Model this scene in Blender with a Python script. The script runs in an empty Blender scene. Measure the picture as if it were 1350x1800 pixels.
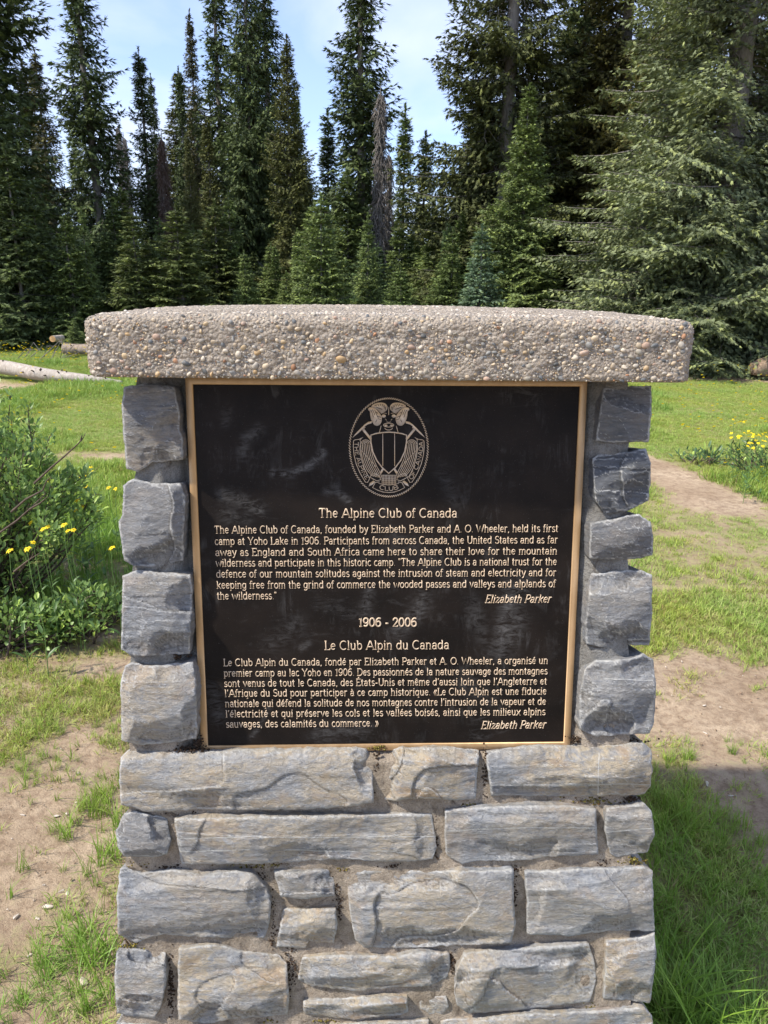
import bpy, math, random
import numpy as np
from mathutils import Vector, Matrix

# ------------------------------------------------------------------ camera
scene = bpy.context.scene
COL = scene.collection
CZ = 1.45
PITCH = math.radians(17.1)
ROLL = math.radians(0.5)
F = 1300.0
_right = np.array([1.0, 0, 0]); _up0 = np.array([0, math.sin(PITCH), math.cos(PITCH)])
_fwd = np.array([0, math.cos(PITCH), -math.sin(PITCH)])
_X = _right * math.cos(ROLL) + _up0 * math.sin(ROLL)
_Y = -_right * math.sin(ROLL) + _up0 * math.cos(ROLL)
cam_d = bpy.data.cameras.new("camera")
cam_d.sensor_fit = 'VERTICAL'; cam_d.sensor_height = 36.0; cam_d.lens = 26.0
cam_d.clip_start = 0.05; cam_d.clip_end = 3000
cam = bpy.data.objects.new("camera", cam_d); COL.objects.link(cam)
m = Matrix(((_X[0], _Y[0], -_fwd[0], 0), (_X[1], _Y[1], -_fwd[1], 0), (_X[2], _Y[2], -_fwd[2], CZ), (0, 0, 0, 1)))
cam.matrix_world = m
scene.camera = cam
cam_d.dof.use_dof = False

# ------------------------------------------------------------------ sun and sky
SUN_FROM = Vector((-0.72, -0.30, 1.0)).normalized()
sun_d = bpy.data.lights.new("sun", 'SUN'); sun_d.energy = 3.3; sun_d.angle = math.radians(2.2)
sun_d.color = (1.0, 0.93, 0.82)
sun = bpy.data.objects.new("sun", sun_d); COL.objects.link(sun)
sun.rotation_euler = SUN_FROM.to_track_quat('Z', 'Y').to_euler()
sun.location = (-6, -3, 9)
world = bpy.data.worlds.new("World"); scene.world = world; world.use_nodes = True
wn = world.node_tree.nodes; wl = world.node_tree.links
wn.clear()
wo = wn.new('ShaderNodeOutputWorld'); bg = wn.new('ShaderNodeBackground')
sky = wn.new('ShaderNodeTexSky'); sky.sky_type = 'NISHITA'; sky.sun_disc = False
sky.sun_elevation = math.asin(SUN_FROM.z)
sky.sun_rotation = math.atan2(SUN_FROM.x, SUN_FROM.y)
sky.altitude = 1800; sky.air_density = 1.0; sky.dust_density = 0.6; sky.ozone_density = 3.0
tc = wn.new('ShaderNodeTexCoord'); mp = wn.new('ShaderNodeMapping'); mp.inputs['Scale'].default_value = (1.0, 1.0, 2.2)
mp.inputs['Location'].default_value = (0.35, 0.1, 0.25)
nz = wn.new('ShaderNodeTexNoise'); nz.inputs['Scale'].default_value = 2.6; nz.inputs['Detail'].default_value = 7; nz.inputs['Roughness'].default_value = 0.5
nz.inputs['Distortion'].default_value = 0.4
cr = wn.new('ShaderNodeValToRGB'); cr.color_ramp.elements[0].position = 0.40; cr.color_ramp.elements[1].position = 0.68
cr.color_ramp.elements[0].color = (0.22, 0.22, 0.22, 1); cr.color_ramp.elements[1].color = (0.85, 0.85, 0.85, 1)
mx = wn.new('ShaderNodeMixRGB'); mx.inputs['Color2'].default_value = (3.5, 3.75, 4.55, 1)
wl.new(tc.outputs['Generated'], mp.inputs['Vector']); wl.new(mp.outputs[0], nz.inputs['Vector'])
wl.new(nz.outputs['Fac'], cr.inputs['Fac']); wl.new(cr.outputs['Color'], mx.inputs['Fac'])
tn = wn.new('ShaderNodeMixRGB'); tn.blend_type = 'MULTIPLY'; tn.inputs['Fac'].default_value = 1.0; tn.inputs['Color2'].default_value = (0.88, 0.865, 0.93, 1)
wl.new(sky.outputs['Color'], tn.inputs['Color1']); wl.new(tn.outputs[0], mx.inputs['Color1']); wl.new(mx.outputs[0], bg.inputs['Color'])
bg.inputs['Strength'].default_value = 0.15
wl.new(bg.outputs[0], wo.inputs[0])
scene.view_settings.view_transform = 'Standard'; scene.view_settings.look = 'None'
scene.view_settings.gamma = 1.0; scene.view_settings.exposure = 1.08
scene.view_settings.use_curve_mapping = False
scene.render.engine = 'CYCLES'
scene.cycles.max_bounces = 6; scene.cycles.diffuse_bounces = 3; scene.cycles.transparent_max_bounces = 4
scene.cycles.caustics_reflective = False; scene.cycles.caustics_refractive = False

# ------------------------------------------------------------------ helpers
def ray(px, py):
    px = np.asarray(px, float); py = np.asarray(py, float)
    dx = (px - 675.0) / F; dy = (py - 900.0) / F
    return _X * dx[..., None] - _Y * dy[..., None] + _fwd
A0 = 1.1652; SL = 0.1285; YAW = 0.036
def up(px, py, off=0.0):
    """point of the leaning front plane (pushed out by off) seen in direction px,py"""
    d = ray(px, py)
    # y = A0 - SL*h + YAW*x - off ; h = -t*dz ; x = t*dx ; y = t*dy
    t = (A0 - np.asarray(off)) / (d[..., 1] - SL * d[..., 2] - YAW * d[..., 0])
    p = d * t[..., None]
    p[..., 2] += CZ
    return p
NRM = np.array([YAW, -1.0, SL]); NRM /= np.linalg.norm(NRM)
def ground_at(px, py, z=0.0):
    d = ray(px, py); t = (z - CZ) / d[..., 2]
    p = d * t[..., None]; p[..., 2] = z
    return p
def to_px(x, y, z):
    v = np.stack([x, y, z - CZ], -1)
    c = v @ _fwd
    return 675 + F * (v @ _X) / np.maximum(c, 1e-3), 900 - F * (v @ _Y) / np.maximum(c, 1e-3), c

def _hash(ix, iy, iz, seed):
    h = (ix.astype(np.int64) * 374761393 + iy.astype(np.int64) * 668265263 + iz.astype(np.int64) * 2147483647 + seed * 1274126177) & 0xFFFFFFFF
    h = ((h ^ (h >> 13)) * 1274126177) & 0xFFFFFFFF
    h = ((h ^ (h >> 16)) * 2246822519) & 0xFFFFFFFF
    return ((h ^ (h >> 15)) & 0xFFFFFF) / float(0xFFFFFF)
def vn(x, y, z=None, seed=0):
    x = np.asarray(x, float); y = np.asarray(y, float)
    x, y = np.broadcast_arrays(x, y)
    z = np.zeros_like(x) if z is None else np.broadcast_to(np.asarray(z, float), x.shape)
    ix, iy, iz = np.floor(x), np.floor(y), np.floor(z)
    fx, fy, fz = x - ix, y - iy, z - iz
    fx = fx * fx * (3 - 2 * fx); fy = fy * fy * (3 - 2 * fy); fz = fz * fz * (3 - 2 * fz)
    r = 0
    for a in (0, 1):
        for b in (0, 1):
            for c in (0, 1):
                w = (fx if a else 1 - fx) * (fy if b else 1 - fy) * (fz if c else 1 - fz)
                r = r + w * _hash(ix + a, iy + b, iz + c, seed)
    return r * 2 - 1
def fbm(x, y, z=None, seed=0, oct=4, gain=0.5):
    a = 1.0; r = 0; s = 1.0; t = 0
    for i in range(oct):
        r = r + a * vn(np.asarray(x) * s, np.asarray(y) * s, None if z is None else np.asarray(z) * s, seed + i * 17)
        t += a; a *= gain; s *= 2.03
    return r / t
def smooth(e0, e1, x):
    t = np.clip((x - e0) / (e1 - e0), 0, 1); return t * t * (3 - 2 * t)

def np_mesh(name, verts, faces, smooth_shade=True, attrs=None, mat=None, mats=None, midx=None):
    """verts (n,3); faces array (m,3|4) or list of such arrays"""
    me = bpy.data.meshes.new(name)
    fl = faces if isinstance(faces, list) else [faces]
    fl = [np.asarray(f, np.int32) for f in fl if len(f)]
    verts = np.asarray(verts, np.float32)
    me.vertices.add(len(verts)); me.vertices.foreach_set('co', verts.ravel())
    loops = np.concatenate([f.ravel() for f in fl]); tot = np.concatenate([np.full(len(f), f.shape[1], np.int32) for f in fl])
    me.loops.add(len(loops)); me.loops.foreach_set('vertex_index', loops)
    start = np.concatenate([[0], np.cumsum(tot)[:-1]]).astype(np.int32)
    me.polygons.add(len(tot)); me.polygons.foreach_set('loop_start', start); me.polygons.foreach_set('loop_total', tot)
    if smooth_shade: me.polygons.foreach_set('use_smooth', np.ones(len(tot), bool))
    for mm in (mats or ([mat] if mat else [])): me.materials.append(mm)
    if midx is not None: me.polygons.foreach_set('material_index', np.asarray(midx, np.int32))
    me.update(calc_edges=True)
    for k, a in (attrs or {}).items():
        a = np.asarray(a, np.float32)
        if a.ndim == 1:
            at = me.attributes.new(k, 'FLOAT', 'POINT'); at.data.foreach_set('value', a)
        else:
            at = me.attributes.new(k, 'FLOAT_COLOR', 'POINT')
            if a.shape[1] == 3: a = np.concatenate([a, np.ones((len(a), 1), np.float32)], 1)
            at.data.foreach_set('color', a.ravel())
    return me
def link(name, me, parent=None, loc=None, rot=None, scale=None):
    o = bpy.data.objects.new(name, me); COL.objects.link(o)
    if parent is not None: o.parent = parent
    if loc is not None: o.location = loc
    if rot is not None: o.rotation_euler = rot
    if scale is not None: o.scale = (scale, scale, scale) if not hasattr(scale, '__len__') else scale
    return o
def thing(name, label, cat, loc=(0, 0, 0), group=None, rotz=0.0):
    o = bpy.data.objects.new(name, None); COL.objects.link(o)
    o.empty_display_size = 0.1
    o.location = loc; o.rotation_euler = (0, 0, rotz)
    return tag(o, label, cat, group)
def tag(o, label, cat, group=None):
    o['label'] = label; o['category'] = cat
    if group: o['group'] = group
    return o
class MB:
    def __init__(s): s.v = []; s.f = {}; s.n = 0; s.a = {}
    def add(s, v, f, **at):
        v = np.asarray(v, float); f = np.asarray(f, int)
        if f.ndim == 1: f = f[None]
        s.v.append(v); s.f.setdefault(f.shape[1], []).append(f + s.n); s.n += len(v)
        for k, val in at.items():
            val = np.asarray(val, float)
            if val.ndim == 0: val = np.full(len(v), float(val))
            elif val.ndim == 1 and len(val) == 3 and len(v) != 3: val = np.tile(val, (len(v), 1))
            s.a.setdefault(k, []).append(val)
    def mesh(s, name, mat, smooth_shade=True):
        return np_mesh(name, np.concatenate(s.v), [np.concatenate(x) for x in s.f.values()], smooth_shade,
                       {k: np.concatenate(x) for k, x in s.a.items()}, mat)
def tube(pts, rad, n=6, cap=True):
    pts = np.asarray(pts, float); rad = np.broadcast_to(np.asarray(rad, float), (len(pts),))
    tan = np.gradient(pts, axis=0); tan /= np.linalg.norm(tan, axis=1)[:, None] + 1e-9
    ref = np.array([0, 0, 1.0]) if abs(tan[0][2]) < .9 else np.array([1.0, 0, 0])
    a = np.cross(tan, ref); a /= np.linalg.norm(a, axis=1)[:, None] + 1e-9
    b = np.cross(tan, a)
    th = np.arange(n) * 2 * math.pi / n
    v = pts[:, None] + rad[:, None, None] * (a[:, None] * np.cos(th)[None, :, None] + b[:, None] * np.sin(th)[None, :, None])
    v = v.reshape(-1, 3)
    i = np.arange(len(pts) - 1)[:, None] * n; j = np.arange(n)[None]; j2 = (j + 1) % n
    f = np.stack([i + j, i + j2, i + n + j2, i + n + j], -1).reshape(-1, 4)
    if cap:
        v = np.concatenate([v, pts[:1], pts[-1:]]); c0 = len(pts) * n
        jj = np.arange(n); z = np.stack([np.full(n, c0), (jj + 1) % n, jj, jj], -1)
        e = (len(pts) - 1) * n
        z2 = np.stack([np.full(n, c0 + 1), e + jj, e + (jj + 1) % n, e + (jj + 1) % n], -1)
        return v, f, z[:, :3], z2[:, :3]
    return v, f
def add_tube(mb, pts, rad, n=6, **at):
    v, f, c1, c2 = tube(pts, rad, n); base = mb.n
    mb.add(v, f, **at)
    for c in (c1, c2): mb.f.setdefault(3, []).append(c + base)

# ------------------------------------------------------------------ materials
def mat_new(name):
    mt = bpy.data.materials.new(name); mt.use_nodes = True
    nt = mt.node_tree; nt.nodes.clear()
    out = nt.nodes.new('ShaderNodeOutputMaterial')
    return mt, nt, out
class N:
    def __init__(s, nt): s.nt = nt
    def __call__(s, typ, _props=None, **ins):
        n = s.nt.nodes.new('ShaderNode' + typ)
        for k, v in (_props or {}).items(): setattr(n, k, v)
        for k, v in ins.items():
            key = int(k[1:]) if k[0] == 'i' and k[1:].isdigit() else k.replace('_', ' ')
            s.set(n.inputs[key], v)
        return n
    def set(s, sock, v):
        if isinstance(v, bpy.types.NodeSocket): s.nt.links.new(v, sock)
        elif isinstance(v, bpy.types.Node): s.nt.links.new(v.outputs[0], sock)
        else:
            if hasattr(sock.default_value, '__len__') and len(sock.default_value) == 4 and hasattr(v, '__len__') and len(v) == 3: v = (*v, 1)
            sock.default_value = v
    def mixc(s, f, a, b, typ='MIX'):
        return s('MixRGB', {'blend_type': typ}, Fac=f, Color1=a, Color2=b).outputs[0]
    def math(s, op, a, b=0.0, clamp=False):
        return s('Math', {'operation': op, 'use_clamp': clamp}, i0=a, i1=b).outputs[0]
    def ramp(s, f, *stops):
        n = s('ValToRGB', Fac=f); cr = n.color_ramp
        while len(cr.elements) < len(stops): cr.elements.new(0.5)
        for e, (p, c) in zip(cr.elements, stops):
            e.position = p; e.color = (c, c, c, 1) if not hasattr(c, '__len__') else (*c, 1)
        return n.outputs[0]
    def noise(s, scale, detail=4, rough=0.5, vec=None, dist=0.0):
        n = s('TexNoise', Scale=scale, Detail=detail, Roughness=rough, Distortion=dist)
        if vec is not None: s.set(n.inputs['Vector'], vec)
        return n.outputs['Fac']
    def mapping(s, scale, vec=None, rot=(0, 0, 0)):
        if vec is None: vec = s('TexCoord').outputs['Object']
        return s('Mapping', Vector=vec, Scale=scale, Rotation=rot).outputs[0]
def finish(nt, out, n, col, rough=0.8, bump=None, bstr=0.5, bdist=0.002, metallic=0.0, spec=0.3, trans=0.0):
    b = n('BsdfPrincipled', Base_Color=col, Roughness=rough, Metallic=metallic)
    b.inputs['Specular IOR Level'].default_value = spec
    if bump is not None:
        bp = n('Bump', Height=bump, Strength=bstr, Distance=bdist)
        nt.links.new(bp.outputs[0], b.inputs['Normal'])
    sh = b.outputs[0]
    if trans > 0:
        t = n('BsdfTranslucent', Color=col)
        ms = n('MixShader', i0=trans, i1=sh, i2=t.outputs[0]); sh = ms.outputs[0]
    nt.links.new(sh, out.inputs[0])

def m_stone():
    mt, nt, out = mat_new('split_limestone'); n = N(nt)
    geo = n('NewGeometry').outputs['Position']
    at = n('Attribute', {'attribute_name': 'tone'}).outputs['Color']       # per stone mix: r dark, g tan
    sep = n('SeparateColor', i0=at)
    vein = n('Attribute', {'attribute_name': 'vein'}).outputs['Fac']
    st = n.mapping((1.0, 1.0, 5.0), geo, (0, 0.06, 0))
    bands = n.noise(24, 7, 0.66, st, 1.3)
    fine = n.noise(180, 4, 0.6, geo)
    cloud = n.noise(9, 5, 0.55, geo, 0.5)
    grey = n.mixc(n.ramp(bands, (0.35, 0.0), (0.66, 1.0)), (0.22, 0.236, 0.264), (0.44, 0.45, 0.462))
    dark = n.mixc(n.ramp(bands, (0.3, 0.0), (0.7, 1.0)), (0.080, 0.087, 0.100), (0.185, 0.195, 0.212))
    col = n.mixc(sep.outputs[0], grey, dark)
    tanm = n.math('MULTIPLY', n.ramp(cloud, (0.34, 0.0), (0.52, 1.0)), n.math('MULTIPLY', sep.outputs[1], 1.6, True))
    stain = n.noise(34, 6, 0.7, n.mapping((1, 1, 2.6), geo), 1.0)
    tanm = n.math('MULTIPLY', tanm, n.ramp(stain, (0.36, 0.1), (0.56, 1.0)))
    col = n.mixc(tanm, col, (0.49, 0.415, 0.305))
    rust = n.math('MULTIPLY', n.ramp(n.noise(16, 5, 0.6, n.mapping((1, 1, 1.4), geo), 0.8), (0.52, 0.0), (0.66, 0.8)), sep.outputs[1])
    col = n.mixc(rust, col, (0.44, 0.30, 0.17))
    # pale crests: bruised edges, plus edge highlights painted into the colour
    edge = n('Attribute', {'attribute_name': 'crest'}).outputs['Fac']
    pt = n.math('MULTIPLY', n.ramp(edge, (0.55, 0.0), (1.0, 1.0)), n.ramp(n.noise(70, 5, 0.7, geo), (0.36, 0.0), (0.58, 0.95)))
    col = n.mixc(pt, col, (0.58, 0.58, 0.56))
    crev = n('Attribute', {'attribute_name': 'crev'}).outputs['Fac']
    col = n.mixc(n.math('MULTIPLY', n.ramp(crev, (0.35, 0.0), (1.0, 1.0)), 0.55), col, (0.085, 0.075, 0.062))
    wl_ = n.noise(55, 6, 0.75, n.mapping((1, 1, 6.0), geo), 0.5)
    col = n.mixc(n.ramp(wl_, (0.60, 0.0), (0.74, 0.45)), col, (0.40, 0.41, 0.42))
    vf = n.math('ABSOLUTE', n.math('ADD', vein, n.math('MULTIPLY', n.math('SUBTRACT', fine, 0.5), 0.0018)))
    vm = n.math('SUBTRACT', 1.0, n.math('DIVIDE', vf, 0.0011), True)
    vm = n.math('MULTIPLY', vm, n.ramp(n.noise(40, 3, 0.6, geo), (0.3, 0.3), (0.5, 1.0)))
    col = n.mixc(vm, col, (0.66, 0.66, 0.63))
    col = n.mixc(n.ramp(fine, (0.3, 0.25), (0.7, 0.0)), col, (0.08, 0.085, 0.09))
    h = n.math('ADD', n.math('MULTIPLY', bands, 0.35), n.math('MULTIPLY', n.noise(85, 7, 0.75, n.mapping((1, 1, 1.9), geo, (0, 0.35, 0)), 0.8), 1.3))
    h = n.math('ADD', h, n.math('MULTIPLY', n.noise(340, 4, 0.75, geo), 0.40))
    finish(nt, out, n, col, 0.68, h, 1.0, 0.0055, spec=0.3)
    return mt
def m_mortar():
    mt, nt, out = mat_new('mortar'); n = N(nt)
    geo = n('NewGeometry').outputs['Position']
    low = n('SeparateXYZ', i0=geo).outputs[2]
    a = n.noise(30, 6, 0.65, geo); b = n.noise(420, 4, 0.7, geo)
    grey = n.mixc(n.ramp(a, (0.35, 0.0), (0.65, 1.0)), (0.20, 0.192, 0.176), (0.36, 0.35, 0.325))
    warm = n.mixc(n.ramp(a, (0.35, 0.0), (0.65, 1.0)), (0.32, 0.26, 0.195), (0.55, 0.46, 0.36))
    col = n.mixc(n.ramp(low, (0.0, 1.0), (0.70, 1.0), (0.82, 0.0)), grey, warm)
    col = n.mixc(n.ramp(n.noise(24, 7, 0.7, geo, 1.0), (0.54, 0.0), (0.66, 0.75)), col, (0.07, 0.048, 0.032))
    col = n.mixc(n.ramp(b, (0.35, 0.45), (0.55, 0.0)), col, (0.07, 0.065, 0.06))
    h = n.math('ADD', b, n.math('MULTIPLY', n.noise(110, 5, 0.7, geo), 1.6))
    finish(nt, out, n, col, 0.92, h, 1.0, 0.005, spec=0.15)
    return mt
def m_cap():
    mt, nt, out = mat_new('aggregate_concrete'); n = N(nt)
    geo = n('NewGeometry').outputs['Position']
    a = n.noise(40, 6, 0.7, geo); v = n('TexVoronoi', Vector=geo, Scale=210.0)
    col = n.mixc(n.ramp(a, (0.3, 0.0), (0.7, 1.0)), (0.26, 0.215, 0.168), (0.49, 0.42, 0.34))
    col = n.mixc(n.ramp(n.noise(300, 4, 0.8, geo), (0.5, 0.0), (0.7, 0.6)), col, (0.66, 0.62, 0.56))
    col = n.mixc(n.ramp(n.noise(200, 4, 0.8, geo), (0.36, 0.55), (0.48, 0.0)), col, (0.17, 0.14, 0.115))
    h = n.math('ADD', n.noise(240, 5, 0.8, geo), n.math('MULTIPLY', v.outputs['Distance'], -1.2))
    finish(nt, out, n, col, 0.9, h, 1.0, 0.004, spec=0.2)
    return mt
PEB = [(0.52, 0.45, 0.35), (0.44, 0.38, 0.30), (0.34, 0.33, 0.31), (0.22, 0.235, 0.25), (0.12, 0.14, 0.165), (0.45, 0.33, 0.19),
       (0.36, 0.20, 0.12), (0.57, 0.53, 0.46), (0.29, 0.28, 0.25), (0.50, 0.47, 0.42), (0.48, 0.39, 0.26), (0.08, 0.09, 0.10), (0.40, 0.30, 0.25)]
def m_pebble():
    mt, nt, out = mat_new('river_pebble'); n = N(nt)
    geo = n('NewGeometry').outputs['Position']
    oi = n('ObjectInfo').outputs['Color']
    at = n('Attribute', {'attribute_name': 'pcol'}).outputs['Color']
    col = n.mixc(1.0, oi, at, 'MULTIPLY')
    col = n.mixc(n.ramp(n.noise(170, 5, 0.7, geo), (0.35, 0.35), (0.65, 0.0)), col, n.mixc(0.55, col, (0.06, 0.05, 0.04)))
    col = n.mixc(n.ramp(n.noise(90, 4, 0.6, geo), (0.52, 0.0), (0.7, 0.4)), col, (0.50, 0.45, 0.38))
    finish(nt, out, n, col, 0.6, n.noise(500, 3, 0.6, geo), 0.4, 0.001, spec=0.35)
    return mt
def m_bronze():
    mt, nt, out = mat_new('brushed_bronze'); n = N(nt)
    geo = n('NewGeometry').outputs['Position']
    a = n.noise(60, 5, 0.6, n.mapping((1, 1, 0.15), geo)); b = n.noise(700, 3, 0.6, n.mapping((0.2, 1, 1), geo))
    col = n.mixc(n.ramp(a, (0.3, 0.0), (0.7, 1.0)), (0.40, 0.25, 0.12), (0.53, 0.35, 0.185))
    col = n.mixc(n.ramp(b, (0.45, 0.0), (0.8, 0.25)), col, (0.35, 0.21, 0.11))
    finish(nt, out, n, col, 0.42, b, 0.15, 0.0004, metallic=0.35, spec=0.4)
    return mt
def m_letters():
    mt, nt, out = mat_new('raised_bronze_letter'); n = N(nt)
    geo = n('NewGeometry').outputs['Position']
    col = n.mixc(n.ramp(n.noise(160, 4, 0.6, geo), (0.35, 0.0), (0.7, 1.0)), (0.50, 0.37, 0.25), (0.68, 0.54, 0.39))
    finish(nt, out, n, col, 0.5, metallic=0.15, spec=0.4)
    return mt
def m_plate():
    mt, nt, out = mat_new('dark_plaque_enamel'); n = N(nt)
    geo = n('NewGeometry').outputs['Position']
    sm = n.noise(7, 6, 0.6, n.mapping((1, 1, 1.3), geo, (0, 0.6, 0)), 1.6)
    sc = n.noise(46, 8, 0.78, n.mapping((1, 1, 0.22), geo, (0, -0.5, 0)), 1.2)
    sc2 = n.noise(60, 8, 0.78, n.mapping((0.3, 1, 1.2), geo, (0, 0.35, 0)), 0.9)
    dust = n.noise(900, 2, 0.6, geo)
    m1 = n.math('MULTIPLY', n.ramp(sm, (0.50, 0.0), (0.66, 1.0)), n.ramp(sc, (0.50, 0.0), (0.72, 1.0)))
    m2 = n.math('MULTIPLY', n.ramp(n.noise(5, 4, 0.6, geo, 0.8), (0.50, 0.0), (0.64, 1.0)), n.ramp(sc2, (0.55, 0.0), (0.74, 0.9)))
    mm = n.math('ADD', m1, m2, True)
    col = n.mixc(n.ramp(n.noise(12, 4, 0.6, geo), (0.3, 0.0), (0.7, 1.0)), (0.0062, 0.0048, 0.0042), (0.0155, 0.0112, 0.009))
    wip = n('Attribute', {'attribute_name': 'smear'}).outputs['Fac']
    wipm = n.math('MULTIPLY', wip, n.ramp(n.noise(90, 7, 0.75, n.mapping((0.5, 1, 1.4), geo, (0, 0.5, 0)), 1.0), (0.42, 0.0), (0.68, 1.0)))
    mm = n.math('ADD', n.math('MULTIPLY', mm, 0.6), wipm, True)
    col = n.mixc(n.math('MULTIPLY', mm, 0.42), col, (0.22, 0.215, 0.21))
    col = n.mixc(n.ramp(dust, (0.70, 0.0), (0.78, 0.5)), col, (0.3, 0.28, 0.25))
    rough = n.math('ADD', 0.5, n.math('MULTIPLY', mm, 0.3))
    finish(nt, out, n, col, rough, dust, 0.25, 0.0005, spec=0.12)
    return mt
def m_bark(name, c1, c2, sc=1.0):
    mt, nt, out = mat_new(name); n = N(nt)
    geo = n('NewGeometry').outputs['Position']
    a = n.noise(14 * sc, 7, 0.7, n.mapping((1, 1, 0.28), geo), 0.8)
    col = n.mixc(n.ramp(a, (0.35, 0.0), (0.65, 1.0)), c1, c2)
    col = n.mixc(n.ramp(n.noise(3, 4, 0.6, geo), (0.4, 0.0), (0.65, 0.5)), col, tuple(0.5 * (x + 0.2) for x in c2))
    finish(nt, out, n, col, 0.92, a, 0.9, 0.03, spec=0.1)
    return mt
def m_foliage(name, trans=0.2, rough=0.6, spec=0.25, objcol=True, base=(1, 1, 1), alt=None):
    mt, nt, out = mat_new(name); n = N(nt)
    t = n('Attribute', {'attribute_name': 'tint'}).outputs['Color']
    col = n.mixc(1.0, base, t, 'MULTIPLY')
    if objcol:
        col = n.mixc(1.0, n('ObjectInfo').outputs['Color'], t, 'MULTIPLY')
    if alt:
        geo = n('NewGeometry').outputs['Position']
        col = n.mixc(n.ramp(n.noise(1.3, 4, 0.6, geo), (0.4, 0.0), (0.62, 0.8)), col, n.mixc(1.0, alt, t, 'MULTIPLY'))
    finish(nt, out, n, col, rough, spec=spec, trans=trans)
    return mt
def m_flat(name, c, rough=0.7, var=0.25, sc=30, spec=0.3, trans=0.0):
    mt, nt, out = mat_new(name); n = N(nt)
    geo = n('NewGeometry').outputs['Position']
    col = n.mixc(n.ramp(n.noise(sc, 4, 0.6, geo), (0.35, 0.0), (0.65, 1.0)), tuple(x * (1 - var) for x in c), tuple(min(1, x * (1 + var)) for x in c))
    finish(nt, out, n, col, rough, spec=spec, trans=trans)
    return mt
def m_ground():
    mt, nt, out = mat_new('meadow_soil'); n = N(nt)
    geo = n('NewGeometry').outputs['Position']
    g = n('Attribute', {'attribute_name': 'grassy'}).outputs['Fac']
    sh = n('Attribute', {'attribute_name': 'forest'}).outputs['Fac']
    a = n.noise(2.2, 6, 0.6, geo); b = n.noise(26, 7, 0.75, geo); c = n.noise(160, 5, 0.8, geo)
    dirt = n.mixc(n.ramp(a, (0.35, 0.0), (0.65, 1.0)), (0.36, 0.265, 0.178), (0.52, 0.405, 0.285))
    dirt = n.mixc(n.ramp(b, (0.38, 0.7), (0.58, 0.0)), dirt, (0.20, 0.135, 0.088))
    dirt = n.mixc(n.ramp(c, (0.58, 0.0), (0.74, 0.8)), dirt, (0.46, 0.37, 0.27))
    dirt = n.mixc(n.ramp(c, (0.28, 0.7), (0.42, 0.0)), dirt, (0.13, 0.09, 0.06))
    gr = n.mixc(n.ramp(b, (0.35, 0.0), (0.65, 1.0)), (0.15, 0.19, 0.045), (0.27, 0.30, 0.085))
    gr = n.mixc(n.ramp(a, (0.4, 0.0), (0.7, 0.5)), gr, (0.22, 0.17, 0.10))
    gm = n.math('ADD', g, n.math('MULTIPLY', n.math('SUBTRACT', b, 0.5), 1.6), True)
    col = n.mixc(n.ramp(gm, (0.25, 0.0), (0.8, 1.0)), dirt, gr)
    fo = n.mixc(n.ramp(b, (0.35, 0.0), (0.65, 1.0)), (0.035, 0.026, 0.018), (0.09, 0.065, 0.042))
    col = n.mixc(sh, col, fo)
    h = n.math('ADD', n.math('MULTIPLY', b, 1.4), n.math('MULTIPLY', c, 0.6))
    finish(nt, out, n, col, 0.95, h, 0.9, 0.012, spec=0.1)
    return mt
M_STONE, M_MORTAR, M_CAP, M_PEB, M_BRONZE, M_LET, M_PLATE, M_GROUND = m_stone(), m_mortar(), m_cap(), m_pebble(), m_bronze(), m_letters(), m_plate(), m_ground()
M_BARK = m_bark('spruce_bark', (0.12, 0.108, 0.098), (0.29, 0.27, 0.25))
M_TWIG = m_bark('dead_twig', (0.13, 0.115, 0.10), (0.27, 0.245, 0.225), 3)
M_DEADRED = m_bark('dead_needle_brown', (0.085, 0.055, 0.042), (0.17, 0.115, 0.09), 2)
M_LOG = m_bark('weathered_log', (0.30, 0.25, 0.21), (0.52, 0.47, 0.41), 1.5)
M_CUT = m_flat('cut_orange_wood', (0.50, 0.30, 0.14), 0.85, 0.35, 9)
M_NEEDLE = m_foliage('conifer_needles', 0.12, 0.65, 0.2)
M_LEAF = m_foliage('willow_leaf', 0.35, 0.42, 0.45, False)
M_GRASS = m_foliage('grass_blade', 0.35, 0.5, 0.35, False, alt=(1.18, 0.98, 0.8))
M_PETAL = m_flat('yellow_petal', (0.90, 0.68, 0.02), 0.6, 0.1, trans=0.3)
M_DISC = m_flat('flower_disc', (0.70, 0.45, 0.02), 0.8, 0.2)
M_MOSS = m_foliage('joint_moss', 0.1, 0.9, 0.1, False)
M_STEM = m_flat('bush_stem', (0.09, 0.065, 0.05), 0.8, 0.3, 60)
M_CHIP = m_flat('stone_chip', (0.46, 0.40, 0.33), 0.85, 0.35, 60)
M_CHIP2 = m_flat('soil_crumb', (0.27, 0.19, 0.125), 0.95, 0.35, 60)

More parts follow.
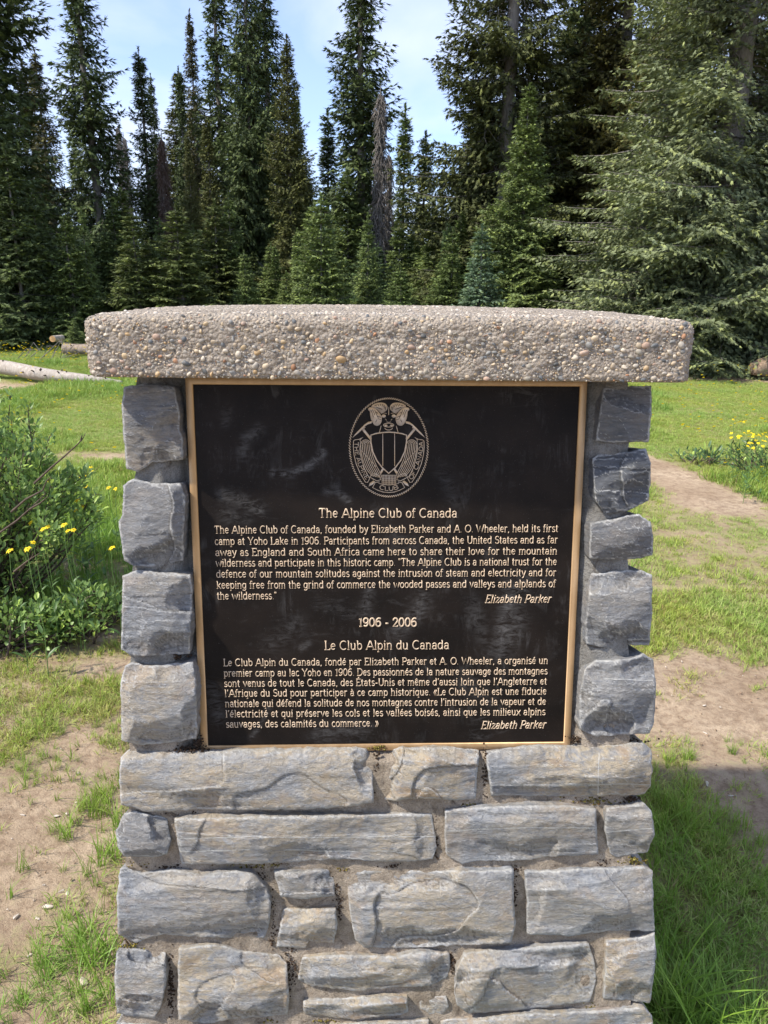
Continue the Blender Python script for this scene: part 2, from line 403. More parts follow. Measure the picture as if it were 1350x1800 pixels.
# ------------------------------------------------------------------ ground
def pathmask(x, y):
    """how grassy the ground is at x,y (0 bare soil .. 1 turf)"""
    px, py, c = to_px(x, y, np.zeros_like(x))
    far = smooth(2.6, 3.2, y)
    n1 = fbm(x * 2.3, y * 2.3, seed=3, oct=4); n2 = fbm(x * 7, y * 7, seed=9, oct=3)
    g = 0.85 + 0.3 * n1
    # left yard of bare soil
    left = smooth(0.1, -0.2, x) * smooth(3.25, 2.75, y)
    g = g * (1 - left) + left * (0.20 + 0.40 * n1 + 0.45 * n2)
    # strip of sparser turf left beside the monument behind
    # right side: turf near the monument, bare soil 2.0..2.7, turf 2.8..3.2, thin turf up to the path
    r = smooth(-0.2, 0.15, x)
    wob = 0.12 * n1
    prof = np.interp(y + wob, [0.0, 1.75, 1.98, 2.12, 2.62, 2.78, 3.15, 3.4, 4.2, 4.7, 5.2], [0.62, 0.62, 0.5, 0.03, 0.05, 0.60, 0.70, 0.52, 0.48, 0.62, 1.0])
    edge = smooth(1.02, 0.88, x + 0.1 * n1) * smooth(2.2, 1.9, y) + smooth(1.9, 2.2, y)
    edge = np.clip(edge, 0.12, 1)
    near_r = prof * edge + 0.25 * n2 * (y > 1.2)
    rr = r * smooth(5.4, 4.9, y)
    g = g * (1 - rr) + rr * near_r
    # trodden path crossing on the right
    cx = 2.35 + (y - 4.8) * (-0.20) + 0.12 * np.sin(y * 1.3)
    pw = np.interp(y, [4.0, 4.6, 5.4, 7.0, 10.0], [0.35, 0.5, 0.34, 0.24, 0.2])
    pth = np.exp(-((x - cx) / pw) ** 2) * smooth(4.4, 5.0, y) * smooth(9.5, 7.0, y)
    g = g * (1 - 1.1 * pth)
    # bare spots in the left meadow and by the log
    for bx, by, sx, sy in ((-2.35, 6.2, .55, .28), (-1.35, 4.7, .45, .25), (-6.6, 10.6, 1.8, .8), (-1.55, 3.6, .3, .2), (6.8, 12.6, 2.6, .5), (5.4, 15.2, 3.0, .5)):
        g = g - (.62 if by < 7 and bx < 0 else 1.1) * np.exp(-((x - bx) / sx) ** 2 - ((y - by) / sy) ** 2)
    return np.clip(g, 0, 1)
def zg(x, y):
    x = np.asarray(x, float); y = np.asarray(y, float)
    d = np.hypot(x, y - 1.3)
    z = 0.05 * fbm(x * 0.35, y * 0.35, seed=5, oct=3) * smooth(0.8, 4, d) + 0.012 * fbm(x * 4, y * 4, seed=8, oct=4)
    z = z + 0.05 * np.exp(-((x + 0.52) / 0.16) ** 2 - ((y - 1.12) / 0.18) ** 2)
    return z + np.clip(y - 40, 0, 400) * 0.02
def build_ground():
    def axis(c, near, step, far, gr):
        a = [0]; s = step
        while a[-1] < near: a.append(a[-1] + step)
        while a[-1] < far: s *= gr; a.append(a[-1] + s)
        return np.array(a)
    ax = axis(0, 2.3, 0.025, 900, 1.07); xs = np.concatenate([-ax[::-1], ax[1:]])
    ay = axis(0, 2.2, 0.025, 1200, 1.055); ayn = axis(0, 1.0, 0.05, 500, 1.2)
    ys = np.concatenate([0.8 - ayn[::-1], 0.8 + ay[1:]])
    X, Y = np.meshgrid(xs, ys)
    Z = zg(X, Y)
    near = smooth(6, 3, np.hypot(X, Y))
    Z = Z + near * 0.007 * fbm(X * 22, Y * 22, seed=44, oct=3)
    g = pathmask(X.ravel(), Y.ravel())
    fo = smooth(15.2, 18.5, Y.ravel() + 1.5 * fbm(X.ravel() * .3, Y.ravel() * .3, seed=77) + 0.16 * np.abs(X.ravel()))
    V = np.stack([X, Y, Z], -1).reshape(-1, 3)
    nx = len(xs); i = np.arange(len(ys) - 1)[:, None] * nx; j = np.arange(nx - 1)[None]
    f = np.stack([i + j, i + j + 1, i + nx + j + 1, i + nx + j], -1).reshape(-1, 4)
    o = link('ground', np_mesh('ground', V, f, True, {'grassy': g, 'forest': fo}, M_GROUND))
    o['kind'] = 'structure'
build_ground()

# ------------------------------------------------------------------ monument
monument = thing('stone_monument', 'grey split-stone monument with pebbled concrete cap and a dark bronze plaque on its face', 'monument', (0, 1.3, 0))
MOFF = np.array([0, 1.3, 0.0])
def mlink(name, me, parent=None):
    o = link(name, me, parent or monument)
    if parent is None: o.location = -MOFF
    return o
def polyline_param(pts, n, amp, seed, perp):
    pts = np.asarray(pts, float)
    d = np.concatenate([[0], np.cumsum(np.linalg.norm(np.diff(pts, axis=0), axis=1))]); L = d[-1]
    t = np.linspace(0, L, n)
    p = np.stack([np.interp(t, d, pts[:, 0]), np.interp(t, d, pts[:, 1])], -1)
    w = np.minimum(1, np.minimum(t, L - t) / 6.0)
    p[:, perp] += w * (amp * fbm(t / 13.0, t * 0 + seed * 3.7, seed=seed, oct=4, gain=0.65) * 1.5)
    return p
def stone_grid(top, bot, left, right, seed, res=2.6):
    top = np.asarray(top, float); bot = np.asarray(bot, float)
    left = [top[0], *(left or []), bot[0]]; right = [top[-1], *(right or []), bot[-1]]
    W = np.linalg.norm(top[-1] - top[0]); H = np.linalg.norm(bot[0] - top[0])
    nu = int(W / res) + 6; nv = int(H / res) + 6
    T = polyline_param(top, nu, 1.7, seed, 1); B = polyline_param(bot, nu, 1.9, seed + 1, 1)
    L = polyline_param(left, nv, 1.5, seed + 2, 0); R = polyline_param(right, nv, 1.5, seed + 3, 0)
    u = np.linspace(0, 1, nu)[None, :, None]; v = np.linspace(0, 1, nv)[:, None, None]
    P = (1 - v) * T[None] + v * B[None] + (1 - u) * L[:, None] + u * R[:, None] \
        - ((1 - u) * (1 - v) * T[0] + u * (1 - v) * T[-1] + (1 - u) * v * B[0] + u * v * B[-1])
    return P, nu, nv
STONES = []
def relief(S, T, W, H, seed, k=5, amp=0.012, steps=1.0, strata=1.0):
    rng = np.random.RandomState(seed)
    cx, cy = S.mean(), T.mean()
    wx = 0.007 * fbm(S * 26, T * 26, seed=seed + 5, oct=4); wy = 0.007 * fbm(S * 26, T * 26, seed=seed + 6, oct=4)
    planes = []
    rx_, ry_ = W / 2, H / 2; drop = amp * rng.uniform(.7, 1.15)
    for i in range(int(k * 1.6) + 3):
        jx = rng.uniform(-1, 1); jy = rng.uniform(-1, 1)
        z0 = -drop * (jx ** 4 * .7 + jy ** 4 * .9) + rng.uniform(-.22, .12) * amp
        gx = -drop * 2.2 * jx ** 3 / rx_ + rng.normal(0, .10); gy = -drop * 2.2 * jy ** 3 / ry_ + rng.normal(0, .13)
        gx = np.clip(gx, -.7, .7); gy = np.clip(gy, -.8, .8)
        planes.append(z0 + gx * (S + wx * .5 - cx - jx * rx_) + gy * (T + wy * .5 - cy - jy * ry_))
    h = np.minimum.reduce(planes); h = h - np.median(h) * .8
    h = np.maximum(h, -.009 + .004 * fbm(S * 20, T * 20, seed=seed + 61))
    w2x = .020 * fbm(S * 17 + 3, T * 17, seed=seed + 81, oct=5, gain=.55); w2y = .016 * fbm(S * 17, T * 17 + 5, seed=seed + 82, oct=5, gain=.55)
    for i in range(int(rng.poisson(3.0 * steps) + 2)):      # flakes struck off the edges, faces falling outward with a sharp rim
        e_ = rng.choice(4, p=[.22, .36, .21, .21])
        px = cx + (rng.uniform(-.5, .5) if e_ < 2 else (-.5 if e_ == 2 else .5)) * W
        py = cy + ((.5 if e_ == 0 else -.5) if e_ < 2 else rng.uniform(-.5, .5)) * H
        rx = rng.uniform(.020, .055) * (1.0 + (W > .15) * .7); ry = rng.uniform(.014, .036)
        if e_ > 1: rx, ry = ry, rx * .8
        u = (S + w2x - px) / rx; v = (T + w2y - py) / ry
        sd = (1 - np.sqrt(u * u + v * v)) * min(rx, ry)
        h = h - np.minimum(np.clip(sd, 0, 1) * rng.uniform(.30, .70), .0085 + .004 * (steps > 1.5)) - .0007 * (sd > 0)
    for i in range(1 if steps < 1.3 else 2):                 # a broken plate edge
        f = fbm(S * rng.uniform(4, 8) + rng.uniform(0, 50), T * rng.uniform(6, 11) + rng.uniform(0, 50), seed=seed + 31 * i, oct=3, gain=.35)
        th = rng.uniform(-.25, .3)
        h = h + rng.uniform(.0018, .0042) * steps * smooth(th - .008, th + .015, f)
    tt = T + 0.02 * S * rng.uniform(-1, 1) + 0.004 * fbm(S * 9, T * 9, seed=seed + 7)
    lay = fbm(S * 3.5, tt * 130, seed=seed + 11, oct=3, gain=.6)
    h = h + strata * 0.0006 * lay
    led = fbm(S * 4, tt * 42, seed=seed + 13, oct=2)
    h = h + strata * 0.0012 * smooth(0.04, 0.12, led)
    rd = 1 - np.abs(fbm(S * 26 + 9, tt * 48, seed=seed + 71, oct=4, gain=.55)) * 3
    h = h + 0.0011 * np.clip(rd, 0, 1) ** 3
    h = h + 0.0007 * fbm(S * 90, T * 120, seed=seed + 15, oct=4, gain=.6) + 0.0014 * fbm(S * 16, T * 20, seed=seed + 21, oct=3)
    return h
def stone(top, bot, left=None, right=None, dark=0.0, tan=0.3, k=5, amp=0.010, steps=1.0, strata=1.0, proud=0.043, veins=(), side=0, depth=0.05, seed=None, topr=0.008):
    seed = seed if seed is not None else 100 + 13 * len(STONES)
    P, nu, nv = stone_grid(top, bot, left, right, seed)
    Q = up(P[..., 0], P[..., 1], proud)
    S = Q[..., 0]; T = Q[..., 2]
    W = S[0, -1] - S[0, 0]; H = abs(T[-1, 0] - T[0, 0])
    h = relief(S, T, W, H, seed, k, amp, steps, strata)
    jj = np.arange(nu)[None] / (nu - 1); ii = np.arange(nv)[:, None] / (nv - 1)
    nze = 1 + 0.5 * fbm(S * 25, T * 25, seed=seed + 40)
    def edge(d, r):
        x = np.clip(d / (r * nze), 0, 1); return r * (1 - np.sqrt(np.clip(1 - (1 - x) ** 2, 0, 1)))
    h = h - edge(ii * H, topr) * 0.9 - edge((1 - ii) * H, 0.0035) - edge(jj * W, 0.0035) - edge((1 - jj) * W, 0.0035)
    # crest strength (for bruised edges and painted edge highlights): convexity
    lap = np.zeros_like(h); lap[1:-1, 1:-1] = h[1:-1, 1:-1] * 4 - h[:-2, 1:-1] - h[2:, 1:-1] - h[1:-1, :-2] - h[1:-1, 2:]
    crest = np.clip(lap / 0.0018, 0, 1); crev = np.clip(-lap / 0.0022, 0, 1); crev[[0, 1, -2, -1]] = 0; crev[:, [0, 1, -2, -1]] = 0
    crest[0] = 1; crest[-1] = .6; crest[:, 0] = .8; crest[:, -1] = .8; crest[1] = np.maximum(crest[1], .8)  # outline painted pale, top edge most, like a ledge catching sun
    if topr < .02: h = np.where(h < -.010, -.010 + (h + .010) * .45, h)
    hh = proud + h; V = up(P[..., 0], P[..., 1], hh)
    vein = np.full(S.shape, 1.0)
    for (x0, y0, x1, y1) in veins:
        dx, dy = x1 - x0, y1 - y0; L2 = dx * dx + dy * dy
        t = ((P[..., 0] - x0) * dx + (P[..., 1] - y0) * dy) / L2
        s = ((P[..., 0] - x0) * dy - (P[..., 1] - y0) * dx) / math.sqrt(L2) * 0.0009 + 0.0016 * fbm(S * 20, T * 20, seed=seed + 50)
        s = s + np.clip(np.abs(t - .5) - .5, 0, 1) * 3
        vein = np.where(np.abs(s) < np.abs(vein), s, vein)
    V2 = V.reshape(-1, 3); idx = np.arange(nu * nv).reshape(nv, nu)
    fs = [np.stack([idx[:-1, :-1], idx[1:, :-1], idx[1:, 1:], idx[:-1, 1:]], -1).reshape(-1, 4)]
    # skirt back into the wall
    ring = np.concatenate([idx[0, :], idx[1:, -1], idx[-1, -2::-1], idx[-2:0:-1, 0]])
    rv = V2[ring]; nxt = len(V2) + len(ring); prev = np.arange(len(V2), nxt); allv = [V2, rv]
    cr_ = [crest.ravel(), np.full(len(ring), .3)]; ve_ = [vein.ravel(), np.full(len(ring), 1.0)]
    cen = rv.mean(0); inw = (cen - rv) * np.array([1, 0, 1]); inw /= np.linalg.norm(inw, axis=1)[:, None]
    for bk in (0.010, 0.028, depth):
        nv_ = rv - NRM * bk
        nv_ = nv_ + inw * (.0012 + bk * .05) + 0.0009 * np.stack([fbm(rv[:, 0] * 60 + bk * 90, rv[:, 2] * 60, seed=seed + q) for q in range(3)], -1)
        if side:
            nv_ = nv_ - np.array([side * 0.012 * bk / depth, 0, 0])
        allv.append(nv_); cur = np.arange(nxt, nxt + len(ring)); nxt += len(ring)
        fs.append(np.stack([prev, np.roll(prev, -1), np.roll(cur, -1), cur], -1)[:, ::-1]); prev = cur
        cr_.append(np.full(len(ring), .1)); ve_.append(np.full(len(ring), 1.0))
    V3 = np.concatenate(allv)
    tone = np.tile([dark, tan, 0], (len(V3), 1))
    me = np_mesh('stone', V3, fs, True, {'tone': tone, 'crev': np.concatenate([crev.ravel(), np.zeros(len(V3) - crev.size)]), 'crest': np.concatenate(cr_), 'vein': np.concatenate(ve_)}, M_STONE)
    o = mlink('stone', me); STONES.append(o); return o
_ = None
# course under the plaque
stone([(212,1331),(228,1317),(345,1318),(470,1316),(643,1314),(652,1324)], [(212,1415),(262,1427),(350,1423),(480,1424),(600,1420),(657,1411)], [(209,1370)], [(656,1365)], 0.0, .55, 3, .006, .8, veins=[], side=-1, depth=.14, topr=.03)
stone([(670,1320),(700,1314),(790,1313),(842,1318)], [(668,1405),(700,1408),(740,1403),(790,1407),(836,1404)], [(668,1360)], [(840,1360)], 0.0, .9, 5, .012, 1.3, topr=.03)
stone([(852,1319),(944,1309),(1058,1308),(1130,1304),(1145,1317)], [(863,1399),(944,1399),(1052,1400),(1133,1396),(1143,1383)], [(858,1360)], [(1147,1357)], .25, .7, 4, .010, 1.2, veins=[(862,1379,1050,1381),(985,1378,1146,1379),(1053,1322,1051,1399)], side=1, depth=.14, topr=.03)
# second course
stone([(218,1430),(239,1425),(294,1438)], [(218,1506),(266,1507),(294,1502)], [(204,1460),(207,1490)], [(300,1478)], .55, .15, 5, .011, 1, side=-1, depth=.14)
stone([(306,1438),(394,1437),(454,1434),(568,1434),(696,1430),(759,1430)], [(320,1519),(432,1519),(511,1515),(606,1510),(680,1515),(718,1515),(761,1510)], [(311,1480)], [(762,1451),(768,1489)], .15, .5, 4, .009, 1, 1.3, veins=[(315,1474,460,1470),(455,1472,770,1470),(316,1497,440,1493),(500,1494,700,1497)])
stone([(782,1423),(869,1417),(1001,1415),(1048,1421)], [(784,1502),(812,1518),(850,1513),(914,1513),(963,1506),(1052,1502)], [(781,1465)], [(1050,1460)], .1, .35, 4, .009, 1, veins=[(783,1461,900,1455),(900,1455,1050,1456)])
stone([(1065,1419),(1107,1415),(1131,1410),(1145,1425)], [(1072,1500),(1082,1507),(1107,1503),(1138,1498)], [(1063,1460)], [(1151,1466)], .3, .3, 5, .010, 1, veins=[(1066,1463,1149,1456)], side=1, depth=.14)
# third course
stone([(211,1527),(218,1523),(247,1534),(303,1527),(352,1536),(417,1530),(447,1536),(468,1557)], [(207,1642),(239,1657),(288,1642),(352,1648),(420,1649),(464,1649)], [(205,1580)], [(477,1585),(473,1625)], 0.0, .35, 7, .016, 1.4, side=-1, depth=.14)
stone([(481,1530),(530,1532),(583,1527)], [(493,1577),(530,1581),(588,1575)], _, [(588,1550)], .1, .3, 4, .008, 1)
stone([(498,1597),(540,1598),(590,1596)], [(485,1665),(538,1666),(543,1654),(587,1658)], _, [(594,1625)], 0, .7, 4, .009, 1)
stone([(609,1532),(696,1529),(756,1531),(831,1530),(903,1527)], [(624,1651),(640,1665),(718,1666),(812,1661),(898,1658)], [(614,1600)], [(903,1583),(906,1630)], 0, .5, 8, .018, 1.7)
stone([(922,1532),(1020,1527),(1096,1525),(1133,1523),(1147,1530)], [(926,1642),(1001,1646),(1077,1636),(1151,1636)], [(926,1590)], [(1149,1587)], 0, .3, 4, .010, 1, 1.2, veins=[(928,1587,975,1585)], side=1, depth=.14)
# fourth course
stone([(205,1672),(235,1668),(291,1674)], [(205,1782),(239,1787),(271,1791),(284,1768)], [(201,1720)], [(293,1723)], 0, .35, 6, .013, 1.2, side=-1, depth=.14)
stone([(314,1666),(379,1659),(417,1670),(490,1678)], [(313,1793),(364,1799),(417,1791),(485,1785),(505,1783)], [(312,1730)], [(504,1693),(509,1753)], 0, .75, 6, .016, 1.4)
stone([(531,1683),(587,1678),(696,1680),(737,1672),(790,1675)], [(523,1722),(549,1734),(624,1742),(718,1734),(756,1734),(786,1718)], _, [(791,1700)], 0, .8, 4, .010, 1)
stone([(533,1757),(606,1753),(691,1750),(716,1751)], [(533,1781),(568,1787),(624,1791),(703,1784),(718,1779)], _, _, 0, .9, 4, .009, 1.2)
stone([(736,1752),(760,1749),(784,1750)], [(738,1772),(756,1784),(778,1782),(789,1770)], _, _, 0, .6, 3, .006, .8)
stone([(814,1674),(926,1665),(1035,1658)], [(798,1745),(803,1766),(824,1782),(926,1774),(982,1767),(1036,1761)], [(801,1712)], [(1046,1697),(1048,1723)], 0, .5, 6, .013, 1.3)
stone([(1065,1653),(1133,1646),(1151,1638)], [(1060,1755),(1107,1759),(1142,1763)], [(1063,1700)], [(1154,1674),(1148,1734)], 0, .6, 7, .014, 1.4, side=1, depth=.14)
# bottom course, cut by the frame, and the footing course in the soil
stone([(205,1796),(250,1800),(300,1803)], [(200,1900),(250,1905),(302,1903)], _, _, 0, .6, side=-1, depth=.14)
stone([(322,1812),(440,1806),(560,1808)], [(322,1902),(440,1908),(565,1905)], _, _, 0, .6)
stone([(579,1800),(660,1797),(754,1792)], [(582,1900),(660,1905),(752,1904)], _, _, 0, .8)
stone([(774,1793),(869,1785),(1058,1775),(1132,1770),(1146,1785)], [(776,1905),(900,1903),(1040,1900),(1150,1895)], _, _, 0, .7, 5, .012, side=1, depth=.14)
for x0, x1, s in ((198, 420, -1), (438, 700, 0), (716, 930, 0), (946, 1156, 1)):
    stone([(x0, 1920), ((x0 + x1) / 2, 1916), (x1, 1920)], [(x0, 2060), ((x0 + x1) / 2, 2064), (x1, 2060)], _, _, 0, .6, side=s, depth=.14 if s else .05)
# left pillar beside the plaque
stone([(218,680),(247,675),(307,679)], [(222,824),(243,830),(269,813),(322,808)], [(213,717),(218,781)], [(315,724),(317,758),(322,775)], .8, .25, 5, .013, 1.8, 1.2, side=-1, depth=.14, seed=905, proud=.036)
stone([(216,853),(235,841),(266,849),(317,849)], [(218,985),(232,993),(266,996),(288,995),(322,985)], [(215,905),(208,917),(212,950)], [(326,872),(324,917)], .5, .12, 8, .020, 2.0, side=-1, depth=.14, seed=911, proud=.036)
stone([(215,1012),(239,1002),(334,1010)], [(213,1142),(232,1155),(266,1153),(334,1149)], _, [(338,1038),(336,1087)], .35, .25, 6, .016, 1.8, 1.2, side=-1, depth=.14, seed=917, proud=.036)
stone([(220,1170),(232,1163),(266,1170),(339,1163)], [(213,1301),(247,1310),(285,1308),(345,1299)], [(211,1200),(213,1260)], [(345,1197),(347,1280)], .12, .45, 7, .018, 1.8, side=-1, depth=.14, seed=923, proud=.036)
# right pillar
stone([(1060,683),(1103,680),(1145,678)], [(1047,775),(1066,778),(1140,777)], [(1055,720)], [(1145,728)], .9, .1, 3, .007, .8, .5, side=1, depth=.14, seed=931, proud=.036)
stone([(1041,806),(1050,800),(1103,794),(1135,788)], [(1047,882),(1062,902),(1103,898),(1140,880)], [(1042,840)], [(1144,815),(1144,850)], .95, 0, 3, .008, 1.0, 2.4, side=1, depth=.14, seed=937, proud=.036)
stone([(1037,919),(1084,911),(1120,903),(1144,917)], [(1036,983),(1084,983),(1126,981),(1147,976)], _, [(1149,947)], .85, .1, 5, .012, 1.2, 1.5, side=1, depth=.14, seed=941, proud=.036)
stone([(1039,1008),(1084,1004),(1124,1002),(1146,1010)], [(1030,1132),(1058,1137),(1103,1134),(1141,1134)], [(1034,1050),(1028,1100)], [(1147,1076)], .45, .2, 8, .018, 1.9, side=1, depth=.14, seed=947, proud=.036)
stone([(1028,1176),(1047,1160),(1103,1159),(1130,1148),(1148,1159)], [(1018,1282),(1047,1295),(1103,1291),(1142,1289)], [(1019,1220)], [(1153,1208),(1150,1270)], .3, .15, 6, .016, 1.7, veins=[(1060,1193,1150,1197)], side=1, depth=.14, seed=953, proud=.036)

# mortar core behind and between the stones
def core():
    hs = np.concatenate([np.linspace(0.131, 0.74, 110), np.linspace(0.742, 0.752, 6), np.linspace(0.756, 1.6, 150)])
    n_u = 200; u = np.linspace(-1, 1, n_u)
    hw = 0.385 + (hs - .16) * 0.068 - 0.013 + .002 * np.sin(hs * 90)
    Hh, U = np.meshgrid(hs, u, indexing='ij'); X = U * hw[:, None]
    step = smooth(0.742, 0.750, hs)[:, None]
    off = -0.004 + 0.029 * step * (1 + 0 * X)
    colm = smooth(0.312, 0.345, np.abs(X)) * (1 - step); off = off + colm * 0.024
    n = 0.004 * fbm(X * 22, Hh * 22, seed=2, oct=4) + 0.0018 * fbm(X * 120, Hh * 120, seed=4, oct=3)
    n = np.where((np.abs(X) < .315) & (Hh < .745), -0.006, n)
    off = off + n
    Y = A0 - SL * Hh + YAW * X - off
    V = np.stack([X, Y, CZ - Hh], -1)
    idx = np.arange(V.shape[0] * n_u).reshape(-1, n_u)
    fs = [np.stack([idx[:-1, :-1], idx[1:, :-1], idx[1:, 1:], idx[:-1, 1:]], -1).reshape(-1, 4)]
    VV = [V.reshape(-1, 3)]; c = idx.size
    # other three sides
    for a, b in ((-1, 'L'), (1, 'R')):
        yb = 1.60 + (hs - .13) * 0.05
        ys = np.linspace(0, 1, 30)
        x0 = V[:, 0 if a < 0 else -1, 0]; y0 = V[:, 0 if a < 0 else -1, 1]
        YY = y0[:, None] * (1 - ys) + yb[:, None] * ys
        XX = x0[:, None] + 0 * YY; ZZ = (CZ - hs)[:, None] + 0 * YY
        XX = XX + a * 0.003 * fbm(YY * 25, ZZ * 25, seed=6) * (ys > 0) * (ys < 1)
        id2 = c + np.arange(YY.size).reshape(YY.shape)
        q = np.stack([id2[:-1, :-1], id2[1:, :-1], id2[1:, 1:], id2[:-1, 1:]], -1).reshape(-1, 4)
        fs.append(q if a > 0 else q[:, ::-1]); VV.append(np.stack([XX, YY, ZZ], -1).reshape(-1, 3)); c += YY.size
    xs = np.linspace(-1, 1, 40); XX = xs[None] * hw[:, None]; YY = (1.60 + (hs - .13) * .05)[:, None] + 0.0 * XX; ZZ = (CZ - hs)[:, None] + 0 * XX
    id2 = c + np.arange(XX.size).reshape(XX.shape)
    fs.append(np.stack([id2[:-1, :-1], id2[:-1, 1:], id2[1:, 1:], id2[1:, :-1]], -1).reshape(-1, 4)); VV.append(np.stack([XX, YY, ZZ], -1).reshape(-1, 3))
    return mlink('mortar', np_mesh('mortar', np.concatenate(VV), fs, True, None, M_MORTAR))
mortar = core()
# coursed stones on the two flanks and the back
def flank_block(o3, eu, ev, en, w, h, seed, tan):
    nu = max(8, int(w / .010)); nv = max(8, int(h / .010))
    u, v = np.meshgrid(np.linspace(0, w, nu), np.linspace(0, h, nv))
    dx = .003 * fbm(u * 30, v * 30, seed=seed); dy = .003 * fbm(u * 30, v * 30, seed=seed + 1)
    d = np.minimum(np.minimum(u, w - u), np.minimum(v, h - v))
    r = .012; e = r * (1 - np.sqrt(np.clip(1 - (1 - np.clip(d / r, 0, 1)) ** 2, 0, 1)))
    z = relief(u, v, w, h, seed, 5, .010) + .028 - e * 1.2
    P = o3 + (u + dx)[..., None] * eu + (v + dy)[..., None] * ev + z[..., None] * en
    idx = np.arange(nu * nv).reshape(nv, nu)
    fs = [np.stack([idx[:-1, :-1], idx[:-1, 1:], idx[1:, 1:], idx[1:, :-1]], -1).reshape(-1, 4)]
    ring = np.concatenate([idx[0, :], idx[1:, -1], idx[-1, -2::-1], idx[-2:0:-1, 0]])
    V = P.reshape(-1, 3); bk = V[ring] - en * .05; cur = len(V) + np.arange(len(ring))
    fs.append(np.stack([ring, cur, np.roll(cur, -1), np.roll(ring, -1)], -1))
    V = np.concatenate([V, bk]); n = len(V)
    me = np_mesh('stone', V, fs, True, {'tone': np.tile([.2, tan, 0], (n, 1)), 'crest': np.full(n, .2), 'vein': np.full(n, 1.)}, M_STONE)
    STONES.append(mlink('stone', me))
rng = np.random.RandomState(5)
for s in (-1, 1):
    h = .165
    while h < 1.42:
        ch = rng.uniform(.085, .135); w_ = 0.0
        x = s * (0.385 + (h + ch / 2 - .16) * 0.068 - 0.030)
        y0 = A0 - SL * (h + ch / 2) + YAW * x + .10; y1 = 1.60
        y = y0
        while y < y1 - .06:
            w = min(rng.uniform(.14, .26), y1 - y)
            if y1 - (y + w) < .07: w = y1 - y
            flank_block(np.array([x, y if s > 0 else y + w - .012, CZ - h - ch]), np.array([0, s * 1.0, 0]), np.array([s * -.068, 0, .99]), np.array([s * 1.0, 0, 0]), w - .012, ch - .014, rng.randint(9999), rng.uniform(.1, .7))
            y += w
        h += ch
h = .165
while h < 1.42:
    ch = rng.uniform(.085, .135); hwid = 0.385 + (h - .16) * .068 - .01; x = -hwid
    while x < hwid - .06:
        w = min(rng.uniform(.14, .30), hwid - x)
        if hwid - (x + w) < .08: w = hwid - x
        flank_block(np.array([x + w - .006, 1.595 + h * .05, CZ - h - ch]), np.array([-1.0, 0, 0]), np.array([0, -.05, .99]), np.array([0, 1.0, 0]), w - .012, ch - .014, rng.randint(9999), rng.uniform(.1, .7))
        x += w
    h += ch

# cap slab -----------------------------------------------------------------
CAPC = Vector((0.0, 1.0, 0.0))
def cap_frame():
    # local x right, y back, z up ; slight tilt down to the right is in the camera roll already
    return Matrix.Translation(Vector((0.0045, 1.292, CZ - 0.0875))) @ Matrix.Rotation(math.radians(0.15), 4, 'Y') @ Matrix.Rotation(YAW * 0.35, 4, 'Z')
cap_obj_mat = cap_frame()
CW, CD, CT = 0.4315, 0.232, 0.0425
def cap_outline(n):
    # rounded rectangle, counter-clockwise from front-left; returns points + normals by arclength
    segs = []; rf, rb = 0.020, 0.15
    pts = []
    def arc(cx, cy, r, a0, a1, k): return [(cx + r * math.cos(a), cy + r * math.sin(a)) for a in np.linspace(a0, a1, k)]
    P = math.pi
    pts += arc(CW - rf, -CD + rf, rf, -P / 2, 0, 8); pts += arc(CW - rb, CD - rb, rb, 0, P / 2, 14)
    pts += arc(-CW + rb, CD - rb, rb, P / 2, P, 14); pts += arc(-CW + rf, -CD + rf, rf, P, 1.5 * P, 8)
    pts.append(pts[0]); pts = np.array(pts)
    d = np.concatenate([[0], np.cumsum(np.linalg.norm(np.diff(pts, axis=0), axis=1))])
    t = np.linspace(0, d[-1], n, endpoint=False)
    p = np.stack([np.interp(t, d, pts[:, 0]), np.interp(t, d, pts[:, 1])], -1)
    return p, d[-1]
def crown(x, y): return 0.009 * (1 - (x / CW) ** 2) * (1 - 0.6 * (y / CD) ** 2)
